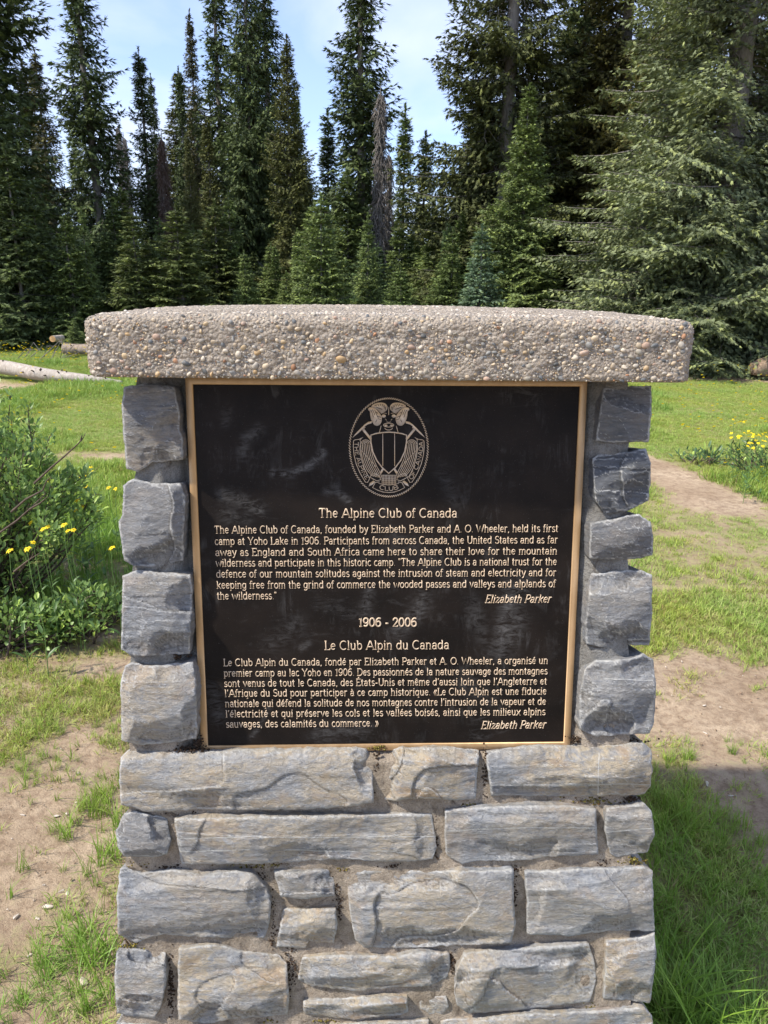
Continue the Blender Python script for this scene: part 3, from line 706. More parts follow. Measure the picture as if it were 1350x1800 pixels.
def build_cap():
    n = 600; p, per = cap_outline(n)
    rows = []
    for z, ins in ((-CT, .012), (-CT, .004), (-CT + .002, .001), *[(zz, 0) for zz in np.linspace(-CT + .005, CT - .013, 26)], (CT - .008, .0015), (CT - .003, .006), (CT, .015)):
        s = np.array([(CW - ins) / CW, (CD - ins) / CD]); q = p * s
        rows.append(np.concatenate([q, np.full((n, 1), z)], 1))
    for f in np.linspace(.925, .05, 50): rows.append(np.concatenate([p * f, np.full((n, 1), CT)], 1))
    V = np.array(rows)
    top = smooth(0, CT, V[..., 2]); V[..., 2] += top * crown(V[..., 0], V[..., 1])
    nn = np.stack([V[..., 0] / CW, V[..., 1] / CD, V[..., 2] * 0], -1)
    sd = (np.abs(V[..., 2]) < CT - .003)
    x, y, z = V[..., 0], V[..., 1], V[..., 2]
    nse = .0024 * fbm(x * 60, y * 60, z * 60, seed=12, oct=4, gain=.6) + .0016 * vn(x * 260, y * 260, z * 260, seed=13)
    nx = np.zeros_like(V); ang = np.array([np.gradient(p[:, 1]), -np.gradient(p[:, 0])]).T; ang /= np.linalg.norm(ang, axis=1)[:, None]
    rN = len(rows)
    for i in range(rN):
        k_ = (0.0 if i <= 28 else .35 if i == 29 else .7 if i == 30 else 1.0)
        nx[i, :, :2] = ang * (1 - k_); nx[i, :, 2] = k_
    V = V + nx * nse[..., None]
    V[:2] = V[:2]
    idx = np.arange(rN * n).reshape(rN, n); r = np.roll(idx, -1, 1)
    fs = [np.stack([idx[:-1], r[:-1], r[1:], idx[1:]], -1).reshape(-1, 4)]
    VV = V.reshape(-1, 3); VV = np.concatenate([VV, [[0, 0, -CT], [0, 0, CT + .006]]]); c = rN * n
    fs.append(np.stack([np.full(n, c), r[0], idx[0]], -1)); fs.append(np.stack([np.full(n, c + 1), idx[-1], r[-1]], -1))
    o = link('cap_slab', np_mesh('cap_slab', VV, fs, True, None, M_CAP), monument)
    o.matrix_parent_inverse = Matrix.Translation(-Vector(MOFF)); o.matrix_basis = cap_obj_mat
    return o
cap = build_cap()
def ico(sub):
    import bmesh
    bm = bmesh.new(); bmesh.ops.create_icosphere(bm, subdivisions=sub, radius=1.0)
    v = np.array([w.co[:] for w in bm.verts]); f = np.array([[w.index for w in q.verts] for q in bm.faces]); bm.free()
    return v, f
IV, IF = ico(2); IV1, IF1 = ico(1)
def pebble_shape(seed, v0, sharp=0.0):
    r = np.random.RandomState(seed)
    v = v0.copy()
    for i in range(7 if sharp else 3):     # shave flats
        d = r.normal(size=3); d /= np.linalg.norm(d); lim = r.uniform(.38, .72) if sharp else r.uniform(.72, .9)
        t = v @ d; v = v - np.clip(t - lim, 0, 1)[:, None] * d
    v *= 1 + .10 * vn(v[:, 0] * 1.4 + seed, v[:, 1] * 1.4, v[:, 2] * 1.4, seed=seed)[:, None]
    return v * np.array([1.12, r.uniform(.58, .95), r.uniform(.5, .7)])
def build_pebbles():
    rng = np.random.RandomState(21)
    p, per = cap_outline(4000)
    tg = np.roll(p, -1, 0) - np.roll(p, 1, 0); tg /= np.linalg.norm(tg, axis=1)[:, None]
    nr = np.stack([tg[:, 1], -tg[:, 0]], -1)
    protos = [np_mesh('pebble', pebble_shape(i, IV, 0.0 if i % 3 == 0 else 1.0), IF, True, {'pcol': np.ones((len(IV), 3))}, M_PEB) for i in range(10)]
    cell = {}
    def free(q, r):
        k = (q / .012).astype(int)
        for a in (-1, 0, 1):
            for b in (-1, 0, 1):
                for c in (-1, 0, 1):
                    for (q2, r2) in cell.get((k[0] + a, k[1] + b, k[2] + c), ()):
                        if np.linalg.norm(q - q2) < (r + r2) * .80: return False
        cell.setdefault(tuple(k), []).append((q, r)); return True
    sizes = np.concatenate([np.sort(rng.uniform(.0058, .0080, 26))[::-1], np.sort(rng.uniform(.0037, .0058, 300))[::-1], np.sort(rng.uniform(.0022, .0038, 1900))[::-1], np.sort(rng.uniform(.0012, .0022, 7500))[::-1]])
    front_n = 0; stuff = MB()
    smallp = [pebble_shape(50 + i, IV, 1.0 if i % 2 else 0.0) for i in range(6)]; tinyp = [pebble_shape(80 + i, IV1, 1.0) for i in range(8)]
    nf = len(p)
    front_idx = np.where((nr[:, 1] < -.9))[0]; other = np.where(nr[:, 1] >= -.9)[0]
    for r in sizes:
        for tr in range(3):
            w = rng.rand()
            if w < .62:
                i = front_idx[rng.randint(len(front_idx))]; z = rng.uniform(-CT + r * .5, CT - .001)
                q = np.array([p[i, 0], p[i, 1], z]); n3 = np.array([nr[i, 0], nr[i, 1], 0])
            elif w < .76:
                i = other[rng.randint(len(other))]; z = rng.uniform(-CT + r * .5, CT - .001)
                q = np.array([p[i, 0], p[i, 1], z]); n3 = np.array([nr[i, 0], nr[i, 1], 0])
            else:
                if r > .0050: continue
                q = np.array([rng.uniform(-CW, CW) * .985, rng.uniform(-1, 1) * CD * .985, CT])
                if rng.rand() < .4: q[1] = -CD + .05 * rng.rand() ** 1.2
                if abs(q[1]) > CD - .015 or abs(q[0]) > CW - .015 or (abs(q[0]) > CW - .09 and q[1] > CD - .10): continue
                q[2] += crown(q[0], q[1]); n3 = np.array([0, 0, 1.0])
            if n3[2] == 0 and z > CT - .013:
                f_ = float(np.interp(z, [CT - .013, CT - .008, CT - .003, CT], [0, .0015, .006, .015])); q = q - n3 * f_; q[2] += crown(q[0], q[1]) * float(smooth(0, CT, np.array(z)))
                if r > .0045: continue
            if free(q, r): break
        else: continue
        front = n3[1] < -.9
        t3 = np.cross(n3, [0, 0, 1.0]) if n3[2] == 0 else np.array([1.0, 0, 0])
        b3 = np.cross(n3, t3)
        a = rng.normal(0, .7) if n3[2] == 0 else rng.uniform(0, 6.28)
        e1 = t3 * math.cos(a) + b3 * math.sin(a); e2 = -t3 * math.sin(a) + b3 * math.cos(a)
        tl = rng.normal(0, .42); e3 = n3 * math.cos(tl) + e2 * math.sin(tl); e2 = e2 * math.cos(tl) - n3 * math.sin(tl)
        col = np.array(PEB[rng.choice(len(PEB), p=np.array([13, 14, 16, 13, 7, 6, 5, 8, 12, 12, 6, 3, 6]) / 121.)]) * rng.uniform(.85, 1.2) * np.array([1.0, .93, .83])
        if n3[2] == 1.0: col = col * .4 + np.array([.62, .55, .47]) * .6  # top pebbles painted paler, sunlit look of the cap top put into colour
        pos = q + n3 * r * (rng.uniform(-.42, -.02) if r > .0038 else rng.uniform(-.35, .1))
        if front and front_n < 300 and r > .0036:
            o = bpy.data.objects.new('pebble', protos[rng.randint(10)]); COL.objects.link(o); o.parent = cap
            R = Matrix(((e1[0], e2[0], e3[0]), (e1[1], e2[1], e3[1]), (e1[2], e2[2], e3[2]))).to_4x4()
            o.matrix_basis = Matrix.Translation(Vector(pos)) @ R @ Matrix.Scale(r, 4)
            o.color = (*np.clip(col, 0, 1), 1); front_n += 1
        else:
            sh, F_ = (smallp[rng.randint(6)], IF) if r > .0030 else (tinyp[rng.randint(8)], IF1)
            v = sh * r; v = v[:, :1] * e1 + v[:, 1:2] * e2 + v[:, 2:] * e3 + pos
            stuff.add(v, F_, pcol=col)
    o = link('small_pebbles', stuff.mesh('small_pebbles', M_PEB, True), cap)
    o.color = (1, 1, 1, 1); o['kind'] = 'stuff'
build_pebbles()

# ------------------------------------------------------------------ plaque
PO = 0.006   # plate surface proud of the mortar plane
def plaque():
    # plate: grid so the wiped smears can be laid in as an attribute
    c = [(330, 664), (1027, 668), (997, 1308), (358, 1315)]
    nu, nv = 170, 170
    u = np.linspace(0, 1, nu)[None, :]; v = np.linspace(0, 1, nv)[:, None]
    (x0, y0), (x1, y1), (x2, y2), (x3, y3) = c
    # corners on the plane; bilinear in the plane gives the true rectangle
    K = up(np.array([p[0] for p in c]), np.array([p[1] for p in c]), -0.004)
    P = ((1 - v) * (1 - u))[..., None] * K[0] + ((1 - v) * u)[..., None] * K[1] + (v * u)[..., None] * K[2] + (v * (1 - u))[..., None] * K[3]
    eu = (K[1] - K[0]); eu /= np.linalg.norm(eu); ev = (K[3] - K[0]); ev /= np.linalg.norm(ev)
    Wd = np.linalg.norm(K[1] - K[0]); Hd = np.linalg.norm(K[3] - K[0])
    pp = P + NRM * 0.010
    PX, PY, _c = to_px(pp[..., 0], pp[..., 1], pp[..., 2])
    sm = np.zeros_like(PX)
    def streak(pts, w, a):
        pts = np.array(pts, float); best = np.full(PX.shape, 1e9)
        for p, q in zip(pts[:-1], pts[1:]):
            d = q - p; t = np.clip(((PX - p[0]) * d[0] + (PY - p[1]) * d[1]) / (d @ d), 0, 1)
            best = np.minimum(best, np.hypot(PX - p[0] - t * d[0], PY - p[1] - t * d[1]))
        return a * np.exp(-(best / w) ** 2)
    for pts, w, a in (([(480, 832), (515, 832), (545, 818), (568, 795)], 6, 1.6), ([(425, 800), (432, 770), (455, 755)], 9, .8), ([(392, 870), (420, 878), (455, 895)], 12, .9),
                      ([(395, 745), (400, 720)], 9, .4), ([(575, 865), (588, 858), (612, 880)], 7, .9), ([(395, 905), (430, 910)], 14, .5), ([(780, 830), (800, 880)], 14, .35),
                      ([(700, 1110), (735, 1075), (745, 1050)], 14, .8), ([(885, 1110), (897, 1060), (900, 1030)], 16, 1.1), ([(880, 1140), (905, 1090)], 22, .8), ([(830, 1060), (850, 1120)], 14, .5),
                      ([(640, 1075), (650, 1040)], 10, .7), ([(530, 1140), (540, 1130)], 6, .9), ([(370, 1210), (385, 1260)], 16, .6), ([(440, 1300), (460, 1270), (475, 1240)], 4, .8), ([(560, 1290), (640, 1280)], 18, .6),
                      ([(820, 1200), (860, 1230)], 14, .5), ([(560, 1060), (660, 1090)], 10, .35), ([(480, 1130), (520, 1100)], 20, .4), ([(930, 1010), (900, 1090)], 12, .5), ([(700, 950), (760, 990)], 20, .3)):
        sm = np.maximum(sm, streak(pts, w, a))
    idx = np.arange(nu * nv).reshape(nv, nu)
    fs = [np.stack([idx[:-1, :-1], idx[1:, :-1], idx[1:, 1:], idx[:-1, 1:]], -1).reshape(-1, 4)]
    V = pp.reshape(-1, 3)
    ring = np.concatenate([idx[0, :], idx[1:, -1], idx[-1, -2::-1], idx[-2:0:-1, 0]]); cur = len(V) + np.arange(len(ring))
    V = np.concatenate([V, V[ring] - NRM * .011]); fs.append(np.stack([ring, np.roll(ring, -1), np.roll(cur, -1), cur], -1)[:, ::-1])
    sv = np.concatenate([sm.ravel(), np.zeros(len(ring))])
    plate = mlink('plaque', np_mesh('plaque', V, fs, False, {'smear': sv}, M_PLATE))
    # border: mitred raised strip with bevelled edges
    prof = [(0.0, -0.004), (0.0, 0.0030), (0.0008, 0.0038), (0.0100, 0.0038), (0.0110, 0.0028), (0.0112, 0.0002)]
    VV = []; n = len(prof)
    for k in range(4):
        cu = (0, 1, 1, 0)[k]; cv = (0, 0, 1, 1)[k]
        for d, hgt in prof:
            w = 0.0008 if False else 0
            q = K[k] + NRM * 0.010 + (eu * d * (1 if cu == 0 else -1)) + (ev * d * (1 if cv == 0 else -1)) + NRM * hgt - eu * (0.0012 if cu == 0 else -0.0012) - ev * (0.0012 if cv == 0 else -0.0012)
            VV.append(q)
    ff = []
    for k in range(4):
        k2 = (k + 1) % 4
        for i in range(n - 1): ff.append([k * n + i, k * n + i + 1, k2 * n + i + 1, k2 * n + i])
    mlink('border', np_mesh('border', VV, np.array(ff), False, None, M_BRONZE)).parent = plate
    for ch in plate.children: ch.location = (0, 0, 0)
    return plate
plate = plaque()
def on_plate(px, py): return up(px, py, PO)
def padd(name, me):
    o = bpy.data.objects.new(name, me); COL.objects.link(o); o.parent = plate; return o

def ribbon(mb, pts, w, h=0.0011, closed=False, base=0.0001, bev=0.30):
    """raised stroke: pts (n,3) on the plate, w width in metres"""
    pts = np.asarray(pts, float)
    if len(pts) < 2: return
    if closed: nxt = np.roll(pts, -1, 0); prv = np.roll(pts, 1, 0)
    else:
        nxt = np.concatenate([pts[1:], pts[-1:]]); prv = np.concatenate([pts[:1], pts[:-1]])
    t = nxt - prv; t /= np.linalg.norm(t, axis=1)[:, None] + 1e-12
    s = np.cross(t, NRM)
    if not closed:
        pts = pts.copy(); pts[0] -= t[0] * w * .08; pts[-1] += t[-1] * w * .08
    hw = w / 2
    sec = [(-hw * 1.12, base), (-hw * (1 - bev), h), (hw * (1 - bev), h), (hw * 1.12, base)]
    V = np.stack([pts + s * a + NRM * b for a, b in sec], 1).reshape(-1, 3)
    n = len(pts); m_ = n if closed else n - 1
    i = np.arange(m_)[:, None] * 4; i2 = (np.arange(m_)[:, None] + 1) % n * 4; j = np.arange(3)[None]
    f = np.stack([i + j, i2 + j, i2 + j + 1, i + j + 1], -1).reshape(-1, 4)
    if not closed: f = np.concatenate([f, [[0, 1, 2, 3], [(n - 1) * 4 + 3, (n - 1) * 4 + 2, (n - 1) * 4 + 1, (n - 1) * 4]]])
    mb.add(V, f)
def E(cx, cy, rx, ry, a0, a1, n=None):
    n = n or max(4, int(abs(a1 - a0) / 22) + 1)
    a = np.radians(np.linspace(a0, a1, n)); return [(cx + rx * math.cos(t), cy + ry * math.sin(t)) for t in a]
# stroke alphabet: cap height 1, x height .72; every glyph = (advance, [strokes], [serifs (x,y,half)])
X = 0.70
G = {}
def gl(ch, adv, strokes, serifs=()): G[ch] = (adv, strokes, list(serifs))
gl('A', .84, [[(.06,0),(.40,1),(.46,1),(.80,0)], [(.18,.32),(.68,.32)]], [(.07,0,.08),(.79,0,.08)])
gl('B', .72, [[(.14,0),(.14,1),(.40,1)]+E(.42,.76,.22,.24,90,-90)+[(.14,.52)], [(.42,.52)]+E(.44,.26,.25,.26,90,-90)+[(.14,0)]], [(.10,0,.06),(.10,1,.06)])
gl('C', .80, [E(.44,.5,.36,.5,48,312,14)])
G['C'][2].append((.66,.80,.0)) ; G['C'][2].pop()
gl('D', .84, [[(.15,0),(.15,1),(.36,1)]+E(.38,.5,.38,.5,90,-90,10)+[(.15,0)]], [(.10,0,.06),(.10,1,.06)])
gl('E', .68, [[(.60,.86),(.60,1),(.15,1),(.15,0),(.62,0),(.62,.15)], [(.15,.52),(.50,.52)]], [(.10,0,.05),(.10,1,.05)])
gl('F', .64, [[(.58,.85),(.58,1),(.15,1),(.15,0)], [(.15,.52),(.48,.52)]], [(.15,0,.11),(.10,1,.05)])
gl('H', .84, [[(.15,0),(.15,1)], [(.69,0),(.69,1)], [(.15,.52),(.69,.52)]], [(.15,0,.10),(.69,0,.10),(.15,1,.1),(.69,1,.1)])
gl('I', .34, [[(.17,0),(.17,1)]], [(.17,0,.1),(.17,1,.1)])
gl('L', .64, [[(.16,1),(.16,0),(.60,0),(.60,.16)]], [(.16,1,.11),(.10,0,.05)])
gl('N', .86, [[(.15,0),(.15,1),(.70,0),(.70,1)]], [(.15,0,.09),(.70,1,.09)])
gl('O', .88, [E(.44,.5,.37,.5,90,450,18)])
gl('P', .68, [[(.15,0),(.15,1),(.38,1)]+E(.40,.73,.23,.27,90,-90)+[(.15,.46)]], [(.15,0,.11),(.10,1,.05)])
gl('S', .64, [E(.34,.75,.23,.25,25,255)+E(.33,.26,.25,.26,75,-155)])
gl('T', .76, [[(.38,0),(.38,1)], [(.07,.84),(.07,1),(.69,1),(.69,.84)]], [(.38,0,.12)])
gl('U', .82, [[(.14,1),(.14,.35)]+E(.41,.33,.27,.33,180,360)+[(.68,.35),(.68,1)]], [(.14,1,.1),(.68,1,.1)])
gl('W', 1.12, [[(.07,1),(.32,0),(.56,.86),(.80,0),(1.05,1)]], [(.07,1,.08),(1.05,1,.08)])
gl('Y', .78, [[(.07,1),(.38,.46),(.71,1)], [(.38,.46),(.38,0)]], [(.38,0,.11),(.08,1,.08),(.70,1,.08)])
gl('a', .60, [[(.09,.56)]+E(.29,.50,.17,.20,140,10)+[(.46,.45),(.46,.06),(.54,.0)], E(.27,.20,.19,.20,70,430,11)])
gl('b', .64, [[(.13,1),(.13,.0)], E(.33,.35,.22,.35,160,-160,11)], [(.09,1,.05)])
gl('c', .54, [E(.31,.35,.23,.35,50,315,11)])
gl('d', .66, [[(.50,1),(.50,.0),(.56,0)], E(.29,.35,.22,.35,20,340,12)], [(.46,1,.05)])
gl('e', .58, [[(.09,.38),(.49,.38)]+E(.29,.36,.21,.34,8,318,13)])
gl('f', .40, [[(.40,.94)]+E(.27,.84,.10,.16,75,180)+[(.17,.8),(.17,0)], [(.05,.68),(.35,.68)]], [(.17,0,.10)])
gl('g', .62, [E(.28,.36,.21,.34,20,340,12), [(.49,.70),(.49,-.05)]+E(.28,-.08,.21,.20,0,-150)])
gl('h', .66, [[(.13,0),(.13,1)], [(.13,.45)]+E(.32,.48,.19,.22,160,0)+[(.51,.46),(.51,0)]], [(.13,0,.08),(.51,0,.08),(.09,1,.05)])
gl('i', .32, [[(.16,0),(.16,X)], [(.16,.90),(.16,1.0)]], [(.16,0,.09),(.12,X,.05)])
gl('k', .62, [[(.13,0),(.13,1)], [(.50,X),(.15,.30)], [(.24,.40),(.52,0)]], [(.13,0,.08),(.53,0,.06),(.09,1,.05),(.5,X,.06)])
gl('l', .32, [[(.16,0),(.16,1)]], [(.16,0,.09),(.12,1,.05)])
gl('m', .96, [[(.13,0),(.13,X)], [(.13,.47)]+E(.30,.50,.17,.20,160,0)+[(.47,.46),(.47,0)], [(.47,.47)]+E(.64,.50,.17,.20,160,0)+[(.81,.46),(.81,0)]], [(.13,0,.07),(.47,0,.07),(.81,0,.07),(.09,X,.05)])
gl('n', .66, [[(.13,0),(.13,X)], [(.13,.45)]+E(.32,.48,.19,.22,160,0)+[(.51,.46),(.51,0)]], [(.13,0,.08),(.51,0,.08),(.09,X,.05)])
gl('o', .62, [E(.31,.35,.23,.35,90,450,14)])
gl('p', .64, [[(.13,X),(.13,-.28)], E(.33,.35,.22,.35,160,-160,11)], [(.13,-.28,.09),(.09,X,.05)])
gl('q', .64, [[(.50,X),(.50,-.28)], E(.29,.35,.22,.35,20,340,12)], [(.50,-.28,.09)])
gl('r', .48, [[(.14,0),(.14,X)], [(.14,.42)]+E(.32,.48,.18,.22,165,55)], [(.14,0,.09),(.10,X,.05)])
gl('s', .50, [E(.26,.525,.16,.175,35,250)+E(.25,.18,.18,.18,70,-150)])
gl('t', .42, [[(.17,.92),(.17,.14)]+E(.27,.13,.10,.13,180,300), [(.04,.68),(.36,.68)]])
gl('u', .66, [[(.13,X),(.13,.24)]+E(.31,.22,.18,.22,180,350)+[(.50,.24)], [(.50,X),(.50,0),(.57,0)]], [(.09,X,.05),(.46,X,.05)])
gl('v', .60, [[(.08,X),(.30,0),(.52,X)]], [(.08,X,.07),(.52,X,.07)])
gl('w', .88, [[(.07,X),(.25,0),(.44,.62),(.63,0),(.81,X)]], [(.08,X,.06),(.80,X,.06)])
gl('x', .60, [[(.08,X),(.52,0)], [(.52,X),(.08,0)]], [(.08,X,.06),(.52,X,.06),(.08,0,.06),(.52,0,.06)])
gl('y', .60, [[(.08,X),(.31,.02)], [(.53,X),(.24,-.22),(.10,-.26)]], [(.08,X,.07),(.52,X,.07)])
gl('z', .54, [[(.10,.60),(.10,X),(.46,X),(.08,0),(.47,0),(.47,.12)]])
gl('0', .66, [E(.33,.5,.25,.5,90,450,16)])
gl('1', .46, [[(.10,.84),(.25,1),(.25,0)]], [(.25,0,.13)])
gl('2', .64, [[(.10,.74)]+E(.32,.73,.22,.27,165,-30)+[(.09,0),(.56,0),(.56,.12)]])
gl('6', .66, [[(.54,.90)]+E(.42,.55,.32,.45,75,170)+E(.33,.31,.24,.31,170,530,14)])
gl('9', .66, [[(.12,.10)]+E(.24,.45,.32,.45,-75,-10)+E(.33,.69,.24,.31,-10,350,14)])
gl('.', .28, [[(.13,.03),(.15,.03)]]); gl(',', .28, [[(.15,.04),(.10,-.15)]])
gl('-', .44, [[(.08,.36),(.36,.36)]]); gl("'", .26, [[(.15,1),(.10,.78)]])
gl('"', .38, [[(.10,1),(.10,.78)], [(.25,1),(.25,.78)]])
gl('\u00ab', .52, [[(.26,.78),(.08,.38),(.26,-.06)], [(.44,.78),(.26,.38),(.44,-.06)]])
gl('\u00bb', .52, [[(.08,.78),(.26,.38),(.08,-.06)], [(.26,.78),(.44,.38),(.26,-.06)]])
gl(' ', .36, [])
def acc(base, ch, kind):
    a, s, f = G[base]; top = 1.0 if base.isupper() else X
    c = a / 2 - .02
    st = {'acute': [[(c - .04, top + .12), (c + .12, top + .28)]], 'grave': [[(c + .06, top + .12), (c - .10, top + .28)]], 'circ': [[(c - .14, top + .12), (c + .01, top + .27), (c + .16, top + .12)]]}[kind]
    G[ch] = (a, s + st, f)
acc('e', '\u00e9', 'acute'); acc('e', '\u00ea', 'circ'); acc('a', '\u00e0', 'grave'); acc('E', '\u00c9', 'acute')
def text_line(txt, xl, xr, yl, yr, cap, name='text_line', italic=0.0, weight=.112, justify=True, seed=0):
    """txt runs from pixel (xl,yl) to (xr,yr) on the plate; cap = cap height in pixels"""
    k = np.array([[xl, yl], [xr, yr]], float)
    a = on_plate(k[0, 0], k[0, 1]); b = on_plate(k[1, 0], k[1, 1])
    eu = b - a; L = np.linalg.norm(eu); eu /= L; ev = np.cross(NRM, eu); ev = ev if ev[2] > 0 else -ev
    ch_ = on_plate((xl + xr) / 2, (yl + yr) / 2 - cap) - on_plate((xl + xr) / 2, (yl + yr) / 2); S = np.linalg.norm(ch_)
    nat = sum(G[c][0] for c in txt); ns = txt.count(' ')
    hs = L / (nat * S); wx = 0.0
    if justify and ns:
        track = min(hs, 1.13); wx = (L - nat * S * track) / ns; hs = track
        if wx < 0: wx = 0; hs = L / (nat * S)
    mb = MB(); x = 0.0
    for c in txt:
        adv, st, sf = G[c]
        def P_(p, y_):
            return a + eu * (x + (p + italic * y_) * S * hs) + ev * (y_ * S)
        for s in st:
            pts = [P_(p, y_) for p, y_ in s]
            ribbon(mb, pts, weight * S)
        for (sx, sy, hw) in sf:
            yy = sy
            ribbon(mb, [P_(sx - hw, yy), P_(sx + hw, yy)], weight * S * .85)
        x += adv * S * hs + (wx if c == ' ' else 0)
    padd(name, mb.mesh(name, M_LET, False))
text_line('The Alpine Club of Canada', 560, 804, 909.5, 909.5, 15.5, weight=.112, justify=False)
P1 = ['The Alpine Club of Canada, founded by Elizabeth Parker and A. O. Wheeler, held its first',
      'camp at Yoho Lake in 1906. Participants from across Canada, the United States and as far',
      'away as England and South Africa came here to share their love for the mountain',
      'wilderness and participate in this historic camp. "The Alpine Club is a national trust for the',
      'defence of our mountain solitudes against the intrusion of steam and electricity and for',
      'keeping free from the grind of commerce the wooded passes and valleys and alplands of']
YL1 = [937.5, 957.5, 977.0, 995.8, 1015.0, 1034.5, 1053.5]
for i, t in enumerate(P1):
    text_line(t, 376.5 + .9 * i, 981.5 - .9 * i, YL1[i], YL1[i] - 2.8, 12.6, weight=.104)
text_line('the wilderness."', 381.5, 487, 1053.5, 1053, 12.6, weight=.104, justify=False)
text_line('Elizabeth Parker', 852, 968, 1059.5, 1059, 13.4, italic=.24, weight=.112, justify=False)
text_line('1906 - 2006', 630, 733, 1101, 1101, 14.6, weight=.16, justify=False)
text_line('Le Club Alpin du Canada', 570, 790, 1142, 1140.5, 15, weight=.104, justify=False)
P2 = ['Le Club Alpin du Canada, fond\u00e9 par Elizabeth Parker et A. O. Wheeler, a organis\u00e9 un',
      'premier camp au lac Yoho en 1906. Des passionn\u00e9s de la nature sauvage des montagnes',
      "sont venus de tout le Canada, des \u00c9tats-Unis et m\u00eame d'aussi loin que l'Angleterre et",
      "l'Afrique du Sud pour participer \u00e0 ce camp historique. \u00abLe Club Alpin est une fiducie",
      "nationale qui d\u00e9fend la solitude de nos montagnes contre l'intrusion de la vapeur et de",
      "l'\u00e9lectricit\u00e9 et qui pr\u00e9serve les cols et les vall\u00e9es bois\u00e9s, ainsi que les milieux alpins"]
YL2 = [1170.5, 1189.0, 1207.0, 1224.5, 1242.5, 1260.5, 1278.5]
for i, t in enumerate(P2):
    text_line(t, 392.5 + .75 * i, 963.5 - .9 * i, YL2[i], YL2[i] - 4.0, 12.0, weight=.104)
text_line('sauvages, des calamit\u00e9s du commerce. \u00bb', 397, 666, YL2[6], YL2[6] - 2, 12.0, weight=.104, justify=False)
text_line('Elizabeth Parker', 845, 959, 1281, 1279.5, 13, italic=.24, weight=.112, justify=False)

# ------------------------------------------------------------------ emblem
EM = 210.0 / 1350.0
def ep(pts):
    p = np.asarray(pts, float); return up(580 + p[:, 0] * EM, 680 + p[:, 1] * EM, PO)
WM = EM * 0.00088   # metres per drawing unit
def smooth_poly(pts, closed=False, k=6):
    p = np.asarray(pts, float); n = len(p); out = []
    for i in range(n if closed else n - 1):
        p0 = p[(i - 1) % n] if closed or i > 0 else p[0]; p1 = p[i]; p2 = p[(i + 1) % n]; p3 = p[(i + 2) % n] if closed or i + 2 < n else p[-1]
        for t in np.linspace(0, 1, k, endpoint=False):
            out.append(.5 * ((2 * p1) + (-p0 + p2) * t + (2 * p0 - 5 * p1 + 4 * p2 - p3) * t * t + (-p0 + 3 * p1 - 3 * p2 + p3) * t ** 3))
    if not closed: out.append(p[-1])
    return np.array(out)
def line(mb, pts, w, sm=False, closed=False, h=.0011, mir=False):
    p = smooth_poly(pts, closed) if sm else np.asarray(pts, float)
    ribbon(mb, ep(p), w * WM * .8, h, closed)
    if mir:
        q = p.copy(); q[:, 0] = 1328 - q[:, 0]; ribbon(mb, ep(q), w * WM * .8, h, closed)
def fill(mb, pts, h=.0011, mir=False, sm=True):
    from mathutils.geometry import tessellate_polygon
    base = smooth_poly(pts, True, 4) if sm else np.asarray(pts, float)
    for q in ([base] + ([np.stack([1328 - base[:, 0], base[:, 1]], -1)] if mir else [])):
        v = ep(q); tris = tessellate_polygon([[Vector((a, b, 0)) for a, b in q]])
        n = len(q); tv = v + NRM * h; i = np.arange(n); j = (i + 1) % n
        mb.add(np.concatenate([tv, v]), np.array(tris))
        mb.f.setdefault(4, []).append(np.stack([i, j, j + n, i + n], -1) + mb.n - 2 * n)
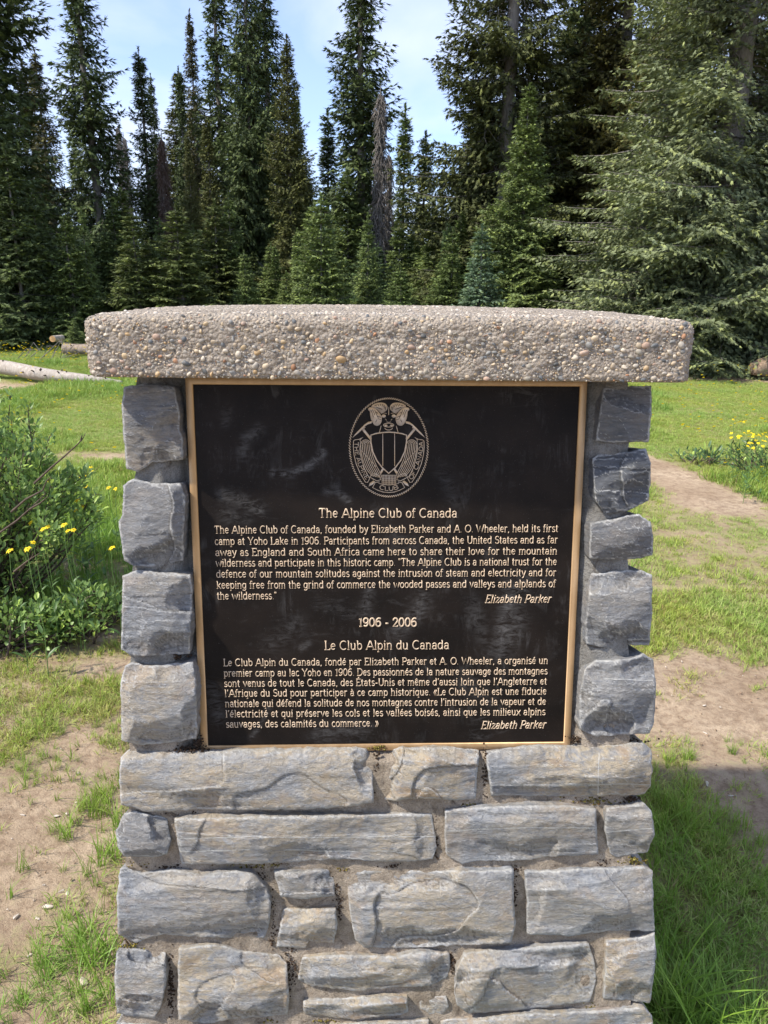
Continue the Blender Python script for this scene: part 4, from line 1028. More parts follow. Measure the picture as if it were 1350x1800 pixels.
def emblem():
    r = MB()     # rope ring
    for k in range(118):
        a = k / 118 * 2 * math.pi; a2 = a + .050
        r1, r2 = .970, 1.012
        pts = [(664 + 446 * r1 * math.cos(a), 684 + 560 * (r1 + .004) * math.sin(a)), (664 + 446 * (r1 + r2) / 2 * math.cos((a + a2) / 2 + .004), 684 + 560 * (r1 + r2) / 2 * math.sin((a + a2) / 2 + .004)), (664 + 446 * r2 * math.cos(a2), 684 + 560 * (r2 - .004) * math.sin(a2))]
        line(r, pts, 11)
    padd('rope_ring', r.mesh('rope_ring', M_LET, False))
    s = MB()     # shield
    sh = [(462, 545), (515, 528), (590, 516), (664, 511), (738, 516), (813, 528), (866, 545), (866, 620), (845, 730), (800, 830), (740, 910), (664, 978), (588, 910), (528, 830), (483, 730), (462, 620)]
    line(s, sh, 16, closed=True); line(s, [(597, 527), (597, 895)], 10); line(s, [(731, 527), (731, 895)], 10)
    padd('shield', s.mesh('shield', M_LET, False))
    h = MB()     # ram
    fill(h, [(432, 262), (440, 236), (478, 232), (520, 252), (556, 290), (583, 335), (584, 385), (565, 425), (530, 440), (497, 425), (470, 380), (455, 325), (450, 278)], mir=True)
    fill(h, [(468, 226), (500, 192), (556, 178), (610, 182), (642, 206), (650, 240), (636, 270), (600, 288), (568, 290), (530, 252)], mir=True)
    fill(h, E(607, 330, 24, 19, 0, 330, 10), mir=True)
    line(h, [(575, 300), (600, 292), (640, 300)], 8, mir=True); line(h, [(664, 228), (664, 318)], 9)
    line(h, [(578, 440), (568, 480), (558, 514)], 9, mir=True)
    line(h, E(663, 432, 60, 22, 0, 335, 12), 9, closed=True); line(h, E(663, 462, 44, 26, 0, 180, 8), 9); fill(h, E(632, 436, 17, 11, 0, 330, 7), mir=True)
    line(h, [(640, 395), (664, 402), (688, 395)], 7); line(h, [(625, 362), (640, 378)], 6, mir=True)
    padd('ram_head', h.mesh('ram_head', M_LET, False))
    d = MB()     # dark cuts in the horns
    for a in ([(462, 262), (480, 300), (492, 345)], [(480, 256), (500, 300), (505, 320)], [(520, 285), (540, 300)], [(505, 262), (520, 300), (545, 350)], [(530, 330), (575, 345)], [(540, 360), (578, 368)], [(515, 400), (530, 370)],
              [(505, 215), (530, 205)], [(540, 196), (556, 222)], [(566, 192), (580, 222)], [(590, 196), (602, 228)], [(612, 206), (618, 245)], [(632, 222), (625, 262)], [(520, 225), (548, 240), (590, 255)]):
        line(d, a, 9, h=.0014, mir=True)
    padd('horn_groove', d.mesh('horn_groove', M_PLATE, False))
    x = MB()     # ice axes
    fill(x, [(474, 388), (430, 396), (392, 424), (345, 470), (296, 520), (247, 580), (300, 540), (356, 490), (378, 478), (396, 445), (425, 425), (472, 412)], mir=True, sm=False)
    line(x, [(372, 478), (462, 590)], 30, mir=True); line(x, [(600, 925), (572, 975)], 26, mir=True)
    fill(x, [(436, 1125), (452, 1085), (490, 1058), (512, 1072), (480, 1105)], mir=True, sm=False); line(x, [(398, 452), (388, 470)], 8, mir=True)
    padd('ice_axe', x.mesh('ice_axe', M_LET, False))
    c = MB()     # rope coils
    for k in range(7):
        t = k / 6.0
        pts = [(348 + 112 * t, 640 + 30 * abs(t - .5)), (352 + 118 * t, 720), (366 + 122 * t, 800), (392 + 128 * t, 880), (428 + 128 * t, 950), (480 + 110 * t, 1010 + 20 * t)]
        line(c, pts, 8.5, sm=True, mir=True)
    for k in range(3):
        line(c, E(404, 648, 55 - 18 * k, 50 - 14 * k, 180, 360, 9), 8.5, mir=True)
    line(c, [(355, 720), (430, 800), (520, 900)], 7, mir=True)
    for k in range(10): line(c, [(590 + 17 * k, 1000), (590 + 17 * k, 1108 - 0.0 * k)], 8.5)
    line(c, [(585, 998), (745, 998)], 8)
    for q in range(5): line(c, [(590, 1018 + 20 * q), (743, 1018 + 20 * q)], 4, h=.0009)
    padd('rope_coil', c.mesh('rope_coil', M_LET, False))
    b = MB()     # ribbons with the name
    line(b, [(345, 612), (338, 600), (375, 568), (330, 592), (278, 600), (266, 612), (264, 680), (272, 770), (296, 870), (338, 970), (400, 1076), (425, 1080), (452, 1030), (428, 1000), (388, 920), (352, 800), (338, 700), (345, 612)], 9, mir=True)
    line(b, [(475, 980), (520, 985), (556, 1008), (575, 1048), (530, 1062), (486, 1040), (452, 1020), (475, 980)], 9, mir=True)
    line(b, [(560, 1074), (512, 1080), (482, 1138), (540, 1168), (600, 1188), (664, 1194), (728, 1188), (788, 1168), (844, 1138), (812, 1080), (768, 1074)], 9)
    line(b, [(548, 1088), (600, 1104), (664, 1110), (728, 1104), (780, 1088)], 7)
    padd('name_ribbon', b.mesh('name_ribbon', M_LET, False))
    def arc_text(t, path, size, w=.19):
        mb = MB(); path = smooth_poly(path, False, 10); dd = np.concatenate([[0], np.cumsum(np.linalg.norm(np.diff(path, axis=0), axis=1))])
        nat = sum(G[c_][0] for c_ in t) * size; sc = dd[-1] / nat; x_ = 0.0
        for c_ in t:
            adv, st, _sf = G[c_]; mid = x_ + adv * size * sc / 2
            o = np.array([np.interp(mid, dd, path[:, 0]), np.interp(mid, dd, path[:, 1])])
            o2 = np.array([np.interp(mid + 4, dd, path[:, 0]), np.interp(mid + 4, dd, path[:, 1])]); o1 = np.array([np.interp(mid - 4, dd, path[:, 0]), np.interp(mid - 4, dd, path[:, 1])])
            tx = (o2 - o1) / np.linalg.norm(o2 - o1); ny = np.array([tx[1], -tx[0]])
            for s_ in st:
                line(mb, [o + tx * ((p - adv / 2) * size * sc) + ny * (y_ * size) for p, y_ in s_], w * size)
            x_ += adv * size * sc
        padd('ribbon_letters', mb.mesh('ribbon_letters', M_LET, False))
    arc_text('THE ALPINE', [(278, 622), (278, 700), (292, 790), (324, 890), (368, 985), (408, 1050)], 44)
    arc_text('CLUB', [(552, 1148), (610, 1168), (664, 1172), (718, 1168), (776, 1148)], 46)
    arc_text('OF CANADA', [(925, 1052), (965, 985), (1005, 890), (1035, 790), (1050, 700), (1052, 618)], 44)
emblem()

# ------------------------------------------------------------------ moss tufts in the joints
def moss():
    rng = np.random.RandomState(8)
    spots = [(240, 1516, 22, 7, 0), (310, 1529, 12, 4, 1), (300, 1526, 30, 4, 1), (455, 1540, 14, 10, 1), (470, 1522, 60, 4, 0), (230, 1660, 18, 7, 0), (420, 1432, 14, 4, 1), (470, 1430, 10, 3, 0), (330, 1430, 18, 3, 1),
             (1040, 1408, 50, 5, 0), (1110, 1405, 18, 4, 1), (1062, 1512, 12, 7, 1), (1050, 1521, 10, 4, 1), (1110, 1515, 22, 6, 0), (590, 1560, 8, 12, 1), (597, 1590, 8, 16, 1), (765, 1470, 6, 26, 1),
             (852, 1360, 5, 30, 1), (662, 1350, 6, 22, 1), (480, 1620, 6, 30, 1), (300, 1730, 7, 40, 1), (510, 1700, 9, 26, 1), (905, 1570, 6, 30, 1), (825, 1415, 14, 5, 0), (905, 1530, 14, 3, 1), (690, 1522, 24, 3, 1),
             (330, 1318, 34, 4, 1), (350, 1305, 8, 10, 1), (310, 1156, 18, 3, 1), (1090, 1303, 60, 3, 1), (1010, 1300, 12, 5, 1), (665, 1314, 12, 3, 0), (795, 1690, 5, 16, 1), (1058, 1560, 3, 30, 1), (560, 1795, 40, 3, 0), (480, 1793, 20, 3, 0),
             (640, 1434, 14, 3, 1), (700, 1412, 8, 3, 1), (605, 1528, 12, 4, 0), (1035, 1768, 14, 6, 0), (286, 1455, 5, 20, 1)]
    mb = MB(); iv, if_ = IV1, IF1
    for (cx, cy, rx, ry, kind) in spots:
        k = int(18 + rx * ry * .6)
        for _i in range(k):
            px = cx + rng.normal() * rx * .5; py = cy + rng.normal() * ry * .75
            r = rng.uniform(.0006, .0019) if kind == 0 else rng.uniform(.0006, .0019)
            o = up(px, py, (0.022 if py > 1318 else 0.012) + rng.uniform(-.001, .004))
            col = (np.array([.15, .12, .03]) if rng.rand() < .6 else np.array([.10, .065, .03])) if kind == 0 else np.array([.055, .036, .024])
            if kind == 0 and rng.rand() < .15: col = np.array([.26, .22, .06])
            v = iv * r * (1 + .4 * rng.rand(len(iv), 1))
            mb.add(v * [1, 1, .8] + o, if_, tint=col * rng.uniform(.6, 1.5))
    o = link('moss', mb.mesh('moss', M_MOSS, False), mortar); o['kind'] = 'stuff'
moss()

# ------------------------------------------------------------------ conifers
def needle_quads(P, D, Nn, L, Wd, bend):
    """rhombic sprays: base P, direction D, normal Nn"""
    S = np.cross(D, Nn); S /= np.linalg.norm(S, axis=1)[:, None] + 1e-9
    L = L[:, None]; Wd = Wd[:, None]
    h = S * Wd * .34; a1 = D * .94 + S * .34; a2 = D * .94 - S * .34
    v = np.stack([P - h, P + h, P + D * L * 1.2 + Nn * (bend * L * .3), P + a1 * L * .95 - Nn * (bend * L * .4), P + a2 * L * .95 - Nn * (bend * L * .4), P + D * L * .25 + h * .6, P + D * L * .25 - h * .6], 1).reshape(-1, 3)
    i = np.arange(len(P))[:, None] * 7
    f = np.concatenate([i + np.array([[0, 1, 2]]), i + np.array([[6, 1, 3]]), i + np.array([[0, 5, 4]])])
    return v, f
def conifer(seed, H, R0, t0=.05, nbr=320, el=.10, ew=.035, sp=.06, droop=.5, up_top=.5, shape=1.0, gap=.3, trunk_r=None, hang=.2, dense_low=0.0, tw=.38, bare=0.0, limb_r=1.0, lean=0.0, dead=0.0, rmin=.10, tipcol=(1.5, 1.45, 1.1), whorl=0, front=None):
    rng = np.random.RandomState(seed)
    trunk_r = trunk_r or H * .013
    fo = []; tn = []; limbs = MB(); dtw = MB()
    az = rng.rand() * 6; wl_off = rng.uniform(-.5, .5, 400)
    ts = t0 + (1 - t0) * (np.sort(rng.rand(nbr)) ** (1.0 + dense_low))
    for t in ts:
        az += 2.4 + rng.uniform(-.5, .5)
        if whorl:
            q_ = int(t * whorl); t = min(.985, (q_ + .5 + .35 * wl_off[q_]) / whorl + rng.normal(0, .06) / whorl)
        if front and t * H > front[0] and math.cos(az + math.pi / 2 - front[2]) > .80 and rng.rand() < front[1]: continue
        prof = (1 - t) ** shape * R0 + rmin * (1 - t) ** .3
        lump = 1 + gap * vn(math.cos(az) * 1.7, math.sin(az) * 1.7, t * H * 1.1, seed=seed)
        L = prof * float(lump) * rng.uniform(.62, 1.12) * (1 - .35 * max(0, (t0 + .06 - t) / .06))
        if L < .06: continue
        z0 = t * H
        isbare = bare > 0 and rng.rand() < bare
        if isbare: L *= .55
        el_ang = up_top * (t ** 1.5) - droop * (1 - t) * rng.uniform(.6, 1.3)
        if H >= 15 and z0 > 7.3 and rng.rand() < .6: continue
        d = np.array([math.cos(az), math.sin(az)])
        m = max(3, int(L / (sp * 1.15)))
        s = (np.arange(m) + rng.rand(m) * .6) / m * (1 - .12) + .12
        bx = L * s; bz = math.tan(max(-1.0, el_ang)) * L * s * .8 - droop * .35 * L * s * (1 - s) + .16 * L * s ** 3 * droop * 1.6
        base = np.stack([d[0] * bx, d[1] * bx, z0 + bz], -1)
        base[:, :2] += np.stack([-d[1], d[0]])[None] * (0.10 * L * np.sin(s * 3 + rng.rand() * 6))[:, None]
        base[:, 0] += lean * z0
        q = np.concatenate([[[lean * z0, 0, z0]], base[::max(1, m // 4)], base[-1:]])
        v, f, _1, _2 = tube(q, np.linspace(.007 + .008 * L, .003, len(q)) * limb_r, 3)
        limbs.add(v, f)
        if dead > 0 and rng.rand() < dead:      # fine bare twigs hanging near the stem
            for _k in range(5):
                u = rng.uniform(.1, .7); p0 = np.array([d[0] * L * u + lean * z0, d[1] * L * u, z0 + np.interp(u, s, bz)])
                p1 = p0 + np.array([rng.normal() * .12, rng.normal() * .12, -rng.uniform(.1, .35)]); p2 = p1 + np.array([rng.normal() * .10, rng.normal() * .10, -rng.uniform(.05, .25)])
                v, f, _1, _2 = tube([p0, p1, p2], [.007, .005, .002], 3, True); dtw.add(v, f)
        if isbare: continue
        inner = .12 + .25 * rng.rand() * (1 - t)
        tx = np.gradient(base, axis=0); tx /= np.linalg.norm(tx, axis=1)[:, None] + 1e-9
        for side in (-1, 1):
            tl = (tw * L * (1 - s) ** .75 + .10 + .04 * rng.rand(m)) * rng.uniform(.75, 1.15, m)
            ang = side * rng.uniform(.75, 1.15, m)
            dx = tx[:, 0] * np.cos(ang) - tx[:, 1] * np.sin(ang); dy = tx[:, 0] * np.sin(ang) + tx[:, 1] * np.cos(ang)
            dz = tx[:, 2] - .22 * rng.rand(m) - .15
            D = np.stack([dx, dy, dz], -1); D /= np.linalg.norm(D, axis=1)[:, None]
            kmax = int(tl.max() / sp) + 1
            for k in range(kmax):
                ok = (tl > k * sp) & (s > inner - .04 * k)
                if not ok.any(): continue
                pk = base[ok] + D[ok] * (k * sp) + np.array([0, 0, -1.0]) * (.25 * (k * sp) ** 2 / max(.2, L * .4))
                nn = ok.sum()
                e = D[ok] + rng.normal(0, .33, (nn, 3)); e[:, 2] -= hang * rng.rand(nn); e /= np.linalg.norm(e, axis=1)[:, None]
                N_ = np.tile([0, 0, 1.0], (nn, 1)) + rng.normal(0, .45, (nn, 3)); N_ -= e * (N_ * e).sum(1)[:, None]; N_ /= np.linalg.norm(N_, axis=1)[:, None] + 1e-9
                fo.append((pk, e, N_, el * rng.uniform(.7, 1.35, nn), ew * rng.uniform(.7, 1.3, nn)))
                tipf = np.clip((k * sp) / tl[ok], 0, 1) * .5 + s[ok] * .5
                bt = 1 + .22 * float(vn(az, t * 17, seed=seed + 3))
                c = np.array([1, 1, 1.0]) * bt * rng.uniform(.72, 1.25, (nn, 1))
                new = (rng.rand(nn) < .55 * tipf ** 2)[:, None]
                tn.append(np.where(new, c * np.array(tipcol), c))
        # leader sprays on the branch axis
        nn = m; e = tx + rng.normal(0, .25, (nn, 3)); e /= np.linalg.norm(e, axis=1)[:, None]
        N_ = np.tile([0, 0, 1.0], (nn, 1)) + rng.normal(0, .3, (nn, 3)); N_ -= e * (N_ * e).sum(1)[:, None]; N_ /= np.linalg.norm(N_, axis=1)[:, None]
        fo.append((base, e, N_, el * rng.uniform(.8, 1.3, nn), ew * rng.uniform(.8, 1.3, nn))); tn.append(np.ones((nn, 3)) * rng.uniform(.8, 1.3, (nn, 1)))
    # top leader
    nn = 60; zz = H - .9 * (rng.rand(nn) ** 1.5) * min(1, H * .12); a = rng.rand(nn) * 6.28
    e = np.stack([np.cos(a) * .7, np.sin(a) * .7, .8 + 0 * a], -1); e /= np.linalg.norm(e, axis=1)[:, None]
    N_ = np.cross(e, np.stack([-np.sin(a), np.cos(a), 0 * a], -1)); fo.append((np.stack([lean * zz, 0 * zz, zz], -1), e, N_, el * rng.uniform(.6, 1, nn), ew * np.ones(nn))); tn.append(np.ones((nn, 3)))
    P = np.concatenate([x[0] for x in fo]); D = np.concatenate([x[1] for x in fo]); NN = np.concatenate([x[2] for x in fo]); LL = np.concatenate([x[3] for x in fo]); WW = np.concatenate([x[4] for x in fo]); T = np.concatenate(tn)
    v, f = needle_quads(P, D, NN, LL, WW, .12)
    crown = np_mesh('crown', v, f, False, {'tint': np.repeat(T, 7, 0)}, M_NEEDLE)
    zt = np.linspace(-.3, H, 22); r = trunk_r * (1 - .93 * np.clip(zt / H, 0, 1)) * (1 + .45 * np.exp(-np.clip(zt, 0, 9) * 3.5))
    tp = np.stack([lean * zt + .02 * np.sin(zt * .9 + seed), .02 * np.cos(zt * .7 + seed), zt], -1)
    mb = MB(); v, f, c1, c2 = tube(tp, r, 10); v = v * 1.0; mb.add(v, f); trunk = mb.mesh('trunk', M_BARK, True)
    lm = limbs.mesh('limbs', M_TWIG, True)
    parts = [('trunk', trunk), ('limbs', lm), ('crown', crown)]
    if dtw.n: parts.append(('dead_twigs', dtw.mesh('dead_twigs', M_TWIG, True)))
    return dict(parts=parts, H=H, tris=len(f) * 0 + len(P) * 2)
def dead_spire(seed, H, R, mat_tw, n=260, red=False):
    rng = np.random.RandomState(seed); mb = MB()
    for i in range(n):
        t = rng.rand() ** .8 * .97; z = t * H; a = rng.rand() * 6.28; L = R * (1 - t) ** .7 * rng.uniform(.4, 1.2) + .05
        p0 = np.array([0, 0, z]); d = np.array([math.cos(a), math.sin(a), 0]); p1 = p0 + d * L * .6 + [0, 0, -.12 * L]; p2 = p0 + d * L + [0, 0, -.5 * L - .1 * rng.rand()]
        v, f, _1, _2 = tube([p0, p1, p2], [.018, .012, .004], 3); mb.add(v, f)
        for k in range(5):
            u = rng.uniform(.2, 1); q = p0 + (p2 - p0) * u; w = q + np.array([rng.normal() * .09, rng.normal() * .09, -rng.uniform(.08, .42)])
            v, f, _1, _2 = tube([q, (q + w) / 2 + rng.normal(0, .02, 3), w], [.011, .010, .004], 3); mb.add(v, f)
    tm = MB(); zt = np.linspace(-.3, H, 12); v, f, c1, c2 = tube(np.stack([.03 * np.sin(zt), 0 * zt, zt], -1), .014 * H * (1 - .92 * np.clip(zt / H, 0, 1)), 8); tm.add(v, f)
    return dict(parts=[('trunk', tm.mesh('trunk', M_BARK, True)), ('dead_limbs', mb.mesh('dead_limbs', mat_tw, True))], H=H)

PR = {}
PR['spire1'] = conifer(11, 11, .95, .04, 470, .115, .050, .078, .75, .25, .75, 1.0, hang=.6, rmin=.05, tw=.42, bare=.06)
PR['spire2'] = conifer(12, 12, 1.1, .06, 480, .115, .050, .078, .8, .2, .8, 1.1, hang=.7, rmin=.05, tw=.45, bare=.10)
PR['wide1'] = conifer(13, 12, 1.85, .03, 600, .125, .050, .088, .55, .35, .85, .85, hang=.45, bare=.04)
PR['wide2'] = conifer(14, 11, 1.7, .05, 580, .125, .050, .088, .7, .3, .8, .9, hang=.6, bare=.06)
PR['fir1'] = conifer(15, 5, 1.55, .02, 250, .105, .036, .062, .10, .55, .95, .35, hang=.12, whorl=24, tw=.34)
PR['fir2'] = conifer(16, 5, 1.15, .03, 240, .105, .036, .062, .22, .5, 1.0, .45, hang=.2, whorl=26, tw=.36)
PR['slim'] = conifer(17, 7, .48, .03, 300, .12, .048, .07, .3, .5, .75, .6, hang=.2)
PR['giant'] = conifer(18, 15, 3.4, .02, 1100, .080, .038, .080, .30, .3, 1.1, .45, trunk_r=.30, hang=.35, dense_low=.75, tw=.34, dead=.5, limb_r=.7, bare=.05, front=(3.0, .93, .25), rmin=.3)
PR['open'] = conifer(19, 15, 1.95, .06, 900, .115, .048, .086, .5, .25, .62, .7, trunk_r=.24, hang=.5, dense_low=.4, tw=.42, dead=.3, limb_r=.8, bare=.08, front=(3.6, .85, -.1))
PR['lush'] = conifer(20, 9, 1.9, .02, 640, .11, .042, .078, .22, .4, .9, .4, hang=.2, dense_low=.3, whorl=44)
PR['dead'] = dead_spire(31, 8, .42, M_TWIG, 330)
PR['deadred'] = dead_spire(32, 8, .38, M_DEADRED, 380)

used = {}
def tree(kind, px, d, top=None, scale=None, col=(.045, .07, .03), label='', name='spruce_tree', group=None, rz=None, H=None, sx=1.0):
    """stand a tree so that it is seen at column px, d metres off, its tip at row top"""
    r_ = ray(px, 610.0); x = r_[0] / r_[1] * d; y = d
    z = float(zg(np.array(x), np.array(y)))
    pr = PR[kind]
    if top is not None:
        rr = ray(px, float(top)); H = CZ + rr[2] / rr[1] * d - z
    s = H / pr['H']
    rz = rz if rz is not None else random.Random(int(px * 7 + d * 13)).uniform(0, 6.28)
    o = thing(name, label, 'tree', (x, y, z), group, rz); o.scale = (s * sx, s * sx, s)
    for nm, me in pr['parts']:
        c = bpy.data.objects.new(nm, me); COL.objects.link(c); c.parent = o; c.color = (*col, 1)
    return o
DK = (.090, .122, .050); MID = (.125, .170, .060); OL = (.108, .118, .042); YG = (.14, .19, .068); FR = (.165, .215, .078); BL = (.12, .18, .12); PALE = (.175, .205, .105); BR = (.10, .098, .042)
# --- left cluster
tree('lush', -20, 18.0, H=10.5, col=DK, label='big dark dense spruce at the left edge, rising out of the photo', sx=.95)
tree('wide1', 40, 20.5, H=12.5, col=DK, label='tall dark spruce beside the left-edge spruce, rising out of the photo', sx=1.1)
tree('fir2', 52, 17.0, 255, col=DK, label='young dark fir in front of the tall spruces at the left edge', sx=1.15, name='fir_tree')
tree('fir1', 88, 17.6, 330, col=MID, label='bushy green fir low down, right of the young dark fir at far left', name='fir_tree', sx=.8)
tree('wide2', 5, 17.2, 300, col=FR, label='bright green fir whose boughs hang over the log at far left', name='fir_tree', sx=1.1)
tree('spire2', 120, 26, 88, col=BR, label='brownish spruce with a ragged tip left of the tall lone spire', sx=1.25)
tree('slim', 98, 27, 105, col=BR, label='thin brownish spruce close to the left of the ragged brownish one', sx=1.0)
tree('spire1', 196, 26, H=13.6, col=DK, label='tall narrow dark spruce standing alone against the pale sky, leftmost of the lone spires', sx=1.05)
tree('slim', 166, 34, 222, col=DK, label='thin far spruce tip just left of the tall lone spire')
tree('fir2', 168, 17.5, 365, col=YG, label='small light green fir with bare leaning stem above the left cap end', name='fir_tree', sx=.68)
tree('slim', 236, 20, 332, col=YG, label='slim yellowish green young fir between the lone spire and the double-topped spruce', name='fir_tree', sx=1.6)
tree('dead', 241, 34, 212, col=DK, label='bare dead spire seen against the sky left of the double-topped spruce', name='dead_tree')
tree('dead', 250, 35, 232, col=DK, label='second bare dead spire, right behind the first one at left', name='dead_tree')
tree('spire1', 284, 27, 84, col=DK, label='dark spruce with a pointed top against the sky, left of the brown dead tree', sx=1.15)
tree('spire2', 300, 28, 130, col=DK, label='shorter second top close to the right of the pointed dark spruce', sx=.8)
tree('deadred', 309, 22, 230, col=DK, label='dead tree with reddish brown needles hanging along its stem', name='dead_tree', sx=1.4)
tree('fir2', 297, 19.5, 385, col=MID, label='small green fir in front of the dead reddish brown tree', name='fir_tree', sx=.9)
tree('spire1', 345, 30, 118, col=DK, label='narrow dark spruce left of the cluster with the thin curved top', sx=.8)
tree('spire2', 368, 29, 18, col=BR, label='brownish spruce with a thin top just under the upper edge, left of centre', sx=.75)
tree('spire1', 408, 27, H=12.5, col=DK, label='tall spruce rising out of the photo, left of the broad olive one')
tree('wide1', 352, 23, 232, col=OL, label='olive green spruce with dense low boughs, left part of the middle cluster', sx=.62)
tree('spire2', 385, 24, 205, col=OL, label='olive spruce of middle height below the tall tips, left of centre', sx=1.1)
tree('fir2', 415, 20, 340, col=MID, label='middle-sized fir in front of the olive spruces, left of centre', name='fir_tree', sx=.85)
tree('wide2', 455, 25, H=13.0, col=DK, label='tall dark spruce behind the broad olive one, rising out of the photo', sx=.7)
tree('spire2', 485, 26, H=12.5, col=DK, label='narrow dark spruce rising out of the photo above the broad olive one')
tree('wide1', 518, 22, 62, col=OL, label='broad olive spruce with a single tip, at the right end of the middle cluster', sx=.88)
tree('fir1', 436, 18, 440, col=FR, label='low green fir just behind the cap, left of centre', name='fir_tree', sx=.9)
# --- centre
tree('slim', 581, 29, 192, col=DK, label='thin ragged spruce tip between the broad olive spruce and the tall central spire', sx=1.15)
tree('spire1', 634, 25, H=13.5, col=DK, label='tall narrow dark spruce in the centre, rising out of the photo alone', sx=1.1)
tree('dead', 667, 23, 150, col=DK, label='tallest of the bare grey-brown dead spires right of the central spruce', name='dead_tree', sx=1.25)
tree('dead', 681, 23.5, 262, col=DK, label='bare grey dead spire leaning on the taller dead one, centre', name='dead_tree', sx=1.3)
tree('slim', 706, 24, 184, col=YG, label='slim pale yellow-green spruce tip against the sky right of the dead spires', sx=1.0)
tree('slim', 740, 26, 232, col=MID, label='slim green spruce tip right of the pale yellow-green one', sx=1.15)
tree('fir2', 612, 24, 300, col=MID, label='dark green fir standing at the foot of the tall central spruce', name='fir_tree', sx=1.1)
tree('fir1', 568, 16.5, 340, col=FR, label='bright green young fir with a pale stem, largest of the small firs behind the cap', name='fir_tree', sx=1.05, rz=.4)
tree('fir2', 646, 17.5, 375, col=FR, label='narrow bright green fir just right of the pale-stemmed young fir', name='fir_tree', sx=.8)
tree('fir1', 703, 16.2, 470, col=YG, label='low round-topped green fir below the dead spires', name='fir_tree', sx=1.3)
tree('fir1', 790, 18, 400, col=MID, label='small mid green fir under the edge of the big open spruce', name='fir_tree', sx=1.0)
tree('fir2', 838, 15.8, 395, col=(.16, .23, .145), label='small bluish silvery fir with a bare tip behind the right half of the cap', name='fir_tree', sx=1.25)
tree('spire2', 770, 27, 300, col=MID, label='green spruce half hidden at the left foot of the big open spruce', sx=1.0)
# --- right
tree('open', 872, 20.5, H=15.5, col=(.085, .098, .038), label='big open spruce with a thick visible stem and drooping boughs, right of centre', sx=1.0, rz=0.0)
tree('lush', 905, 17.8, 148, col=FR, label='dense fresh green fir in front of the big open spruce', name='fir_tree', sx=1.05)
tree('open', 1052, 21.5, H=16, col=(.118, .112, .038), label='olive brown big spruce left of the pale giant spruce', rz=2.0, sx=.95)
tree('wide2', 985, 22.5, H=13, col=DK, label='dark spruce squeezed between the two big open spruces', sx=.9)
g_ = tree('giant', 1236, 14.8, H=15, col=PALE, label='giant pale green spruce with a thick grey trunk near the right edge', rz=0.0)
tree('wide1', 1135, 24, H=14, col=DK, label='dark spruce behind the left side of the giant pale spruce', sx=.9)
tree('wide1', 1345, 18.5, H=14, col=(.09, .12, .05), label='dark green spruce at the right edge behind the giant pale one', sx=1.0)
tree('lush', 1330, 16.3, 330, col=MID, label='leafy green fir filling the right edge beside the giant trunk', name='fir_tree', sx=.8)
tree('fir1', 1262, 13.6, 560, col=FR, label='low spreading fir just right of the cap, beside the cut log', name='fir_tree', sx=1.9)
tree('fir1', 135, 15.8, 560, col=FR, label='tiny fir just left of the cap end, behind the fallen log', name='fir_tree', sx=1.3)
# --- wood behind: unlabelled one by one, nothing tells them apart
rb = random.Random(4)
def where(px):
    return ('dark trees at the left edge' if px < 130 else 'tall lone spire at the left' if px < 240 else 'double-topped spruce' if px < 335 else 'middle cluster of tall spruces' if px < 450 else 'broad olive spruce'
            if px < 560 else 'central spire and dead spires' if px < 700 else 'slim tips right of the dead spires' if px < 790 else 'big open spruce' if px < 960 else 'olive brown big spruce' if px < 1110 else 'giant pale spruce')
back_kinds = ['spire1', 'spire2', 'wide1', 'wide2', 'lush', 'spire2']
for i in range(96):
    d = rb.uniform(29, 46); px = rb.uniform(-250, 1600)
    gapz = 545 < px < 800 or 130 < px < 330
    top = rb.uniform(300, 400) if gapz else rb.uniform(120, 320)
    kd = rb.choice(back_kinds); cc = rb.choice([DK, MID, OL, DK, (.062, .092, .045)])
    tree(kd, px, d, top, col=cc, label=('taller ' if top < 230 else 'shorter ') + ('slim ' if 'spire' in kd else 'broad ') + ('olive' if cc is OL else 'green' if cc is MID else 'dark') + ' spruce far behind the ' + where(px), group='spruces deep in the wood, ' + where(px), sx=rb.uniform(.9, 1.35))
for i in range(110):
    d = rb.uniform(17.2, 27); px = rb.uniform(-100, 1130)
    kd = rb.choice(['fir1', 'fir2', 'fir1', 'slim']); tp = rb.uniform(350, 490); ci = rb.randrange(6)
    tree(kd, px, d, tp, col=[MID, FR, (.10, .15, .07), (.12, .15, .055), MID, FR][ci], label=('taller ' if tp < 400 else 'low ' if tp > 450 else 'small ') + {'fir1': 'broad ', 'fir2': 'pointed ', 'slim': 'thin '}[kd] + ['green', 'light green', 'grey-green', 'yellowish', 'green', 'light green'][ci] + ' fir below the ' + where(px), group='understorey firs, ' + where(px), name='fir_tree', sx=rb.uniform(1.0, 1.5))

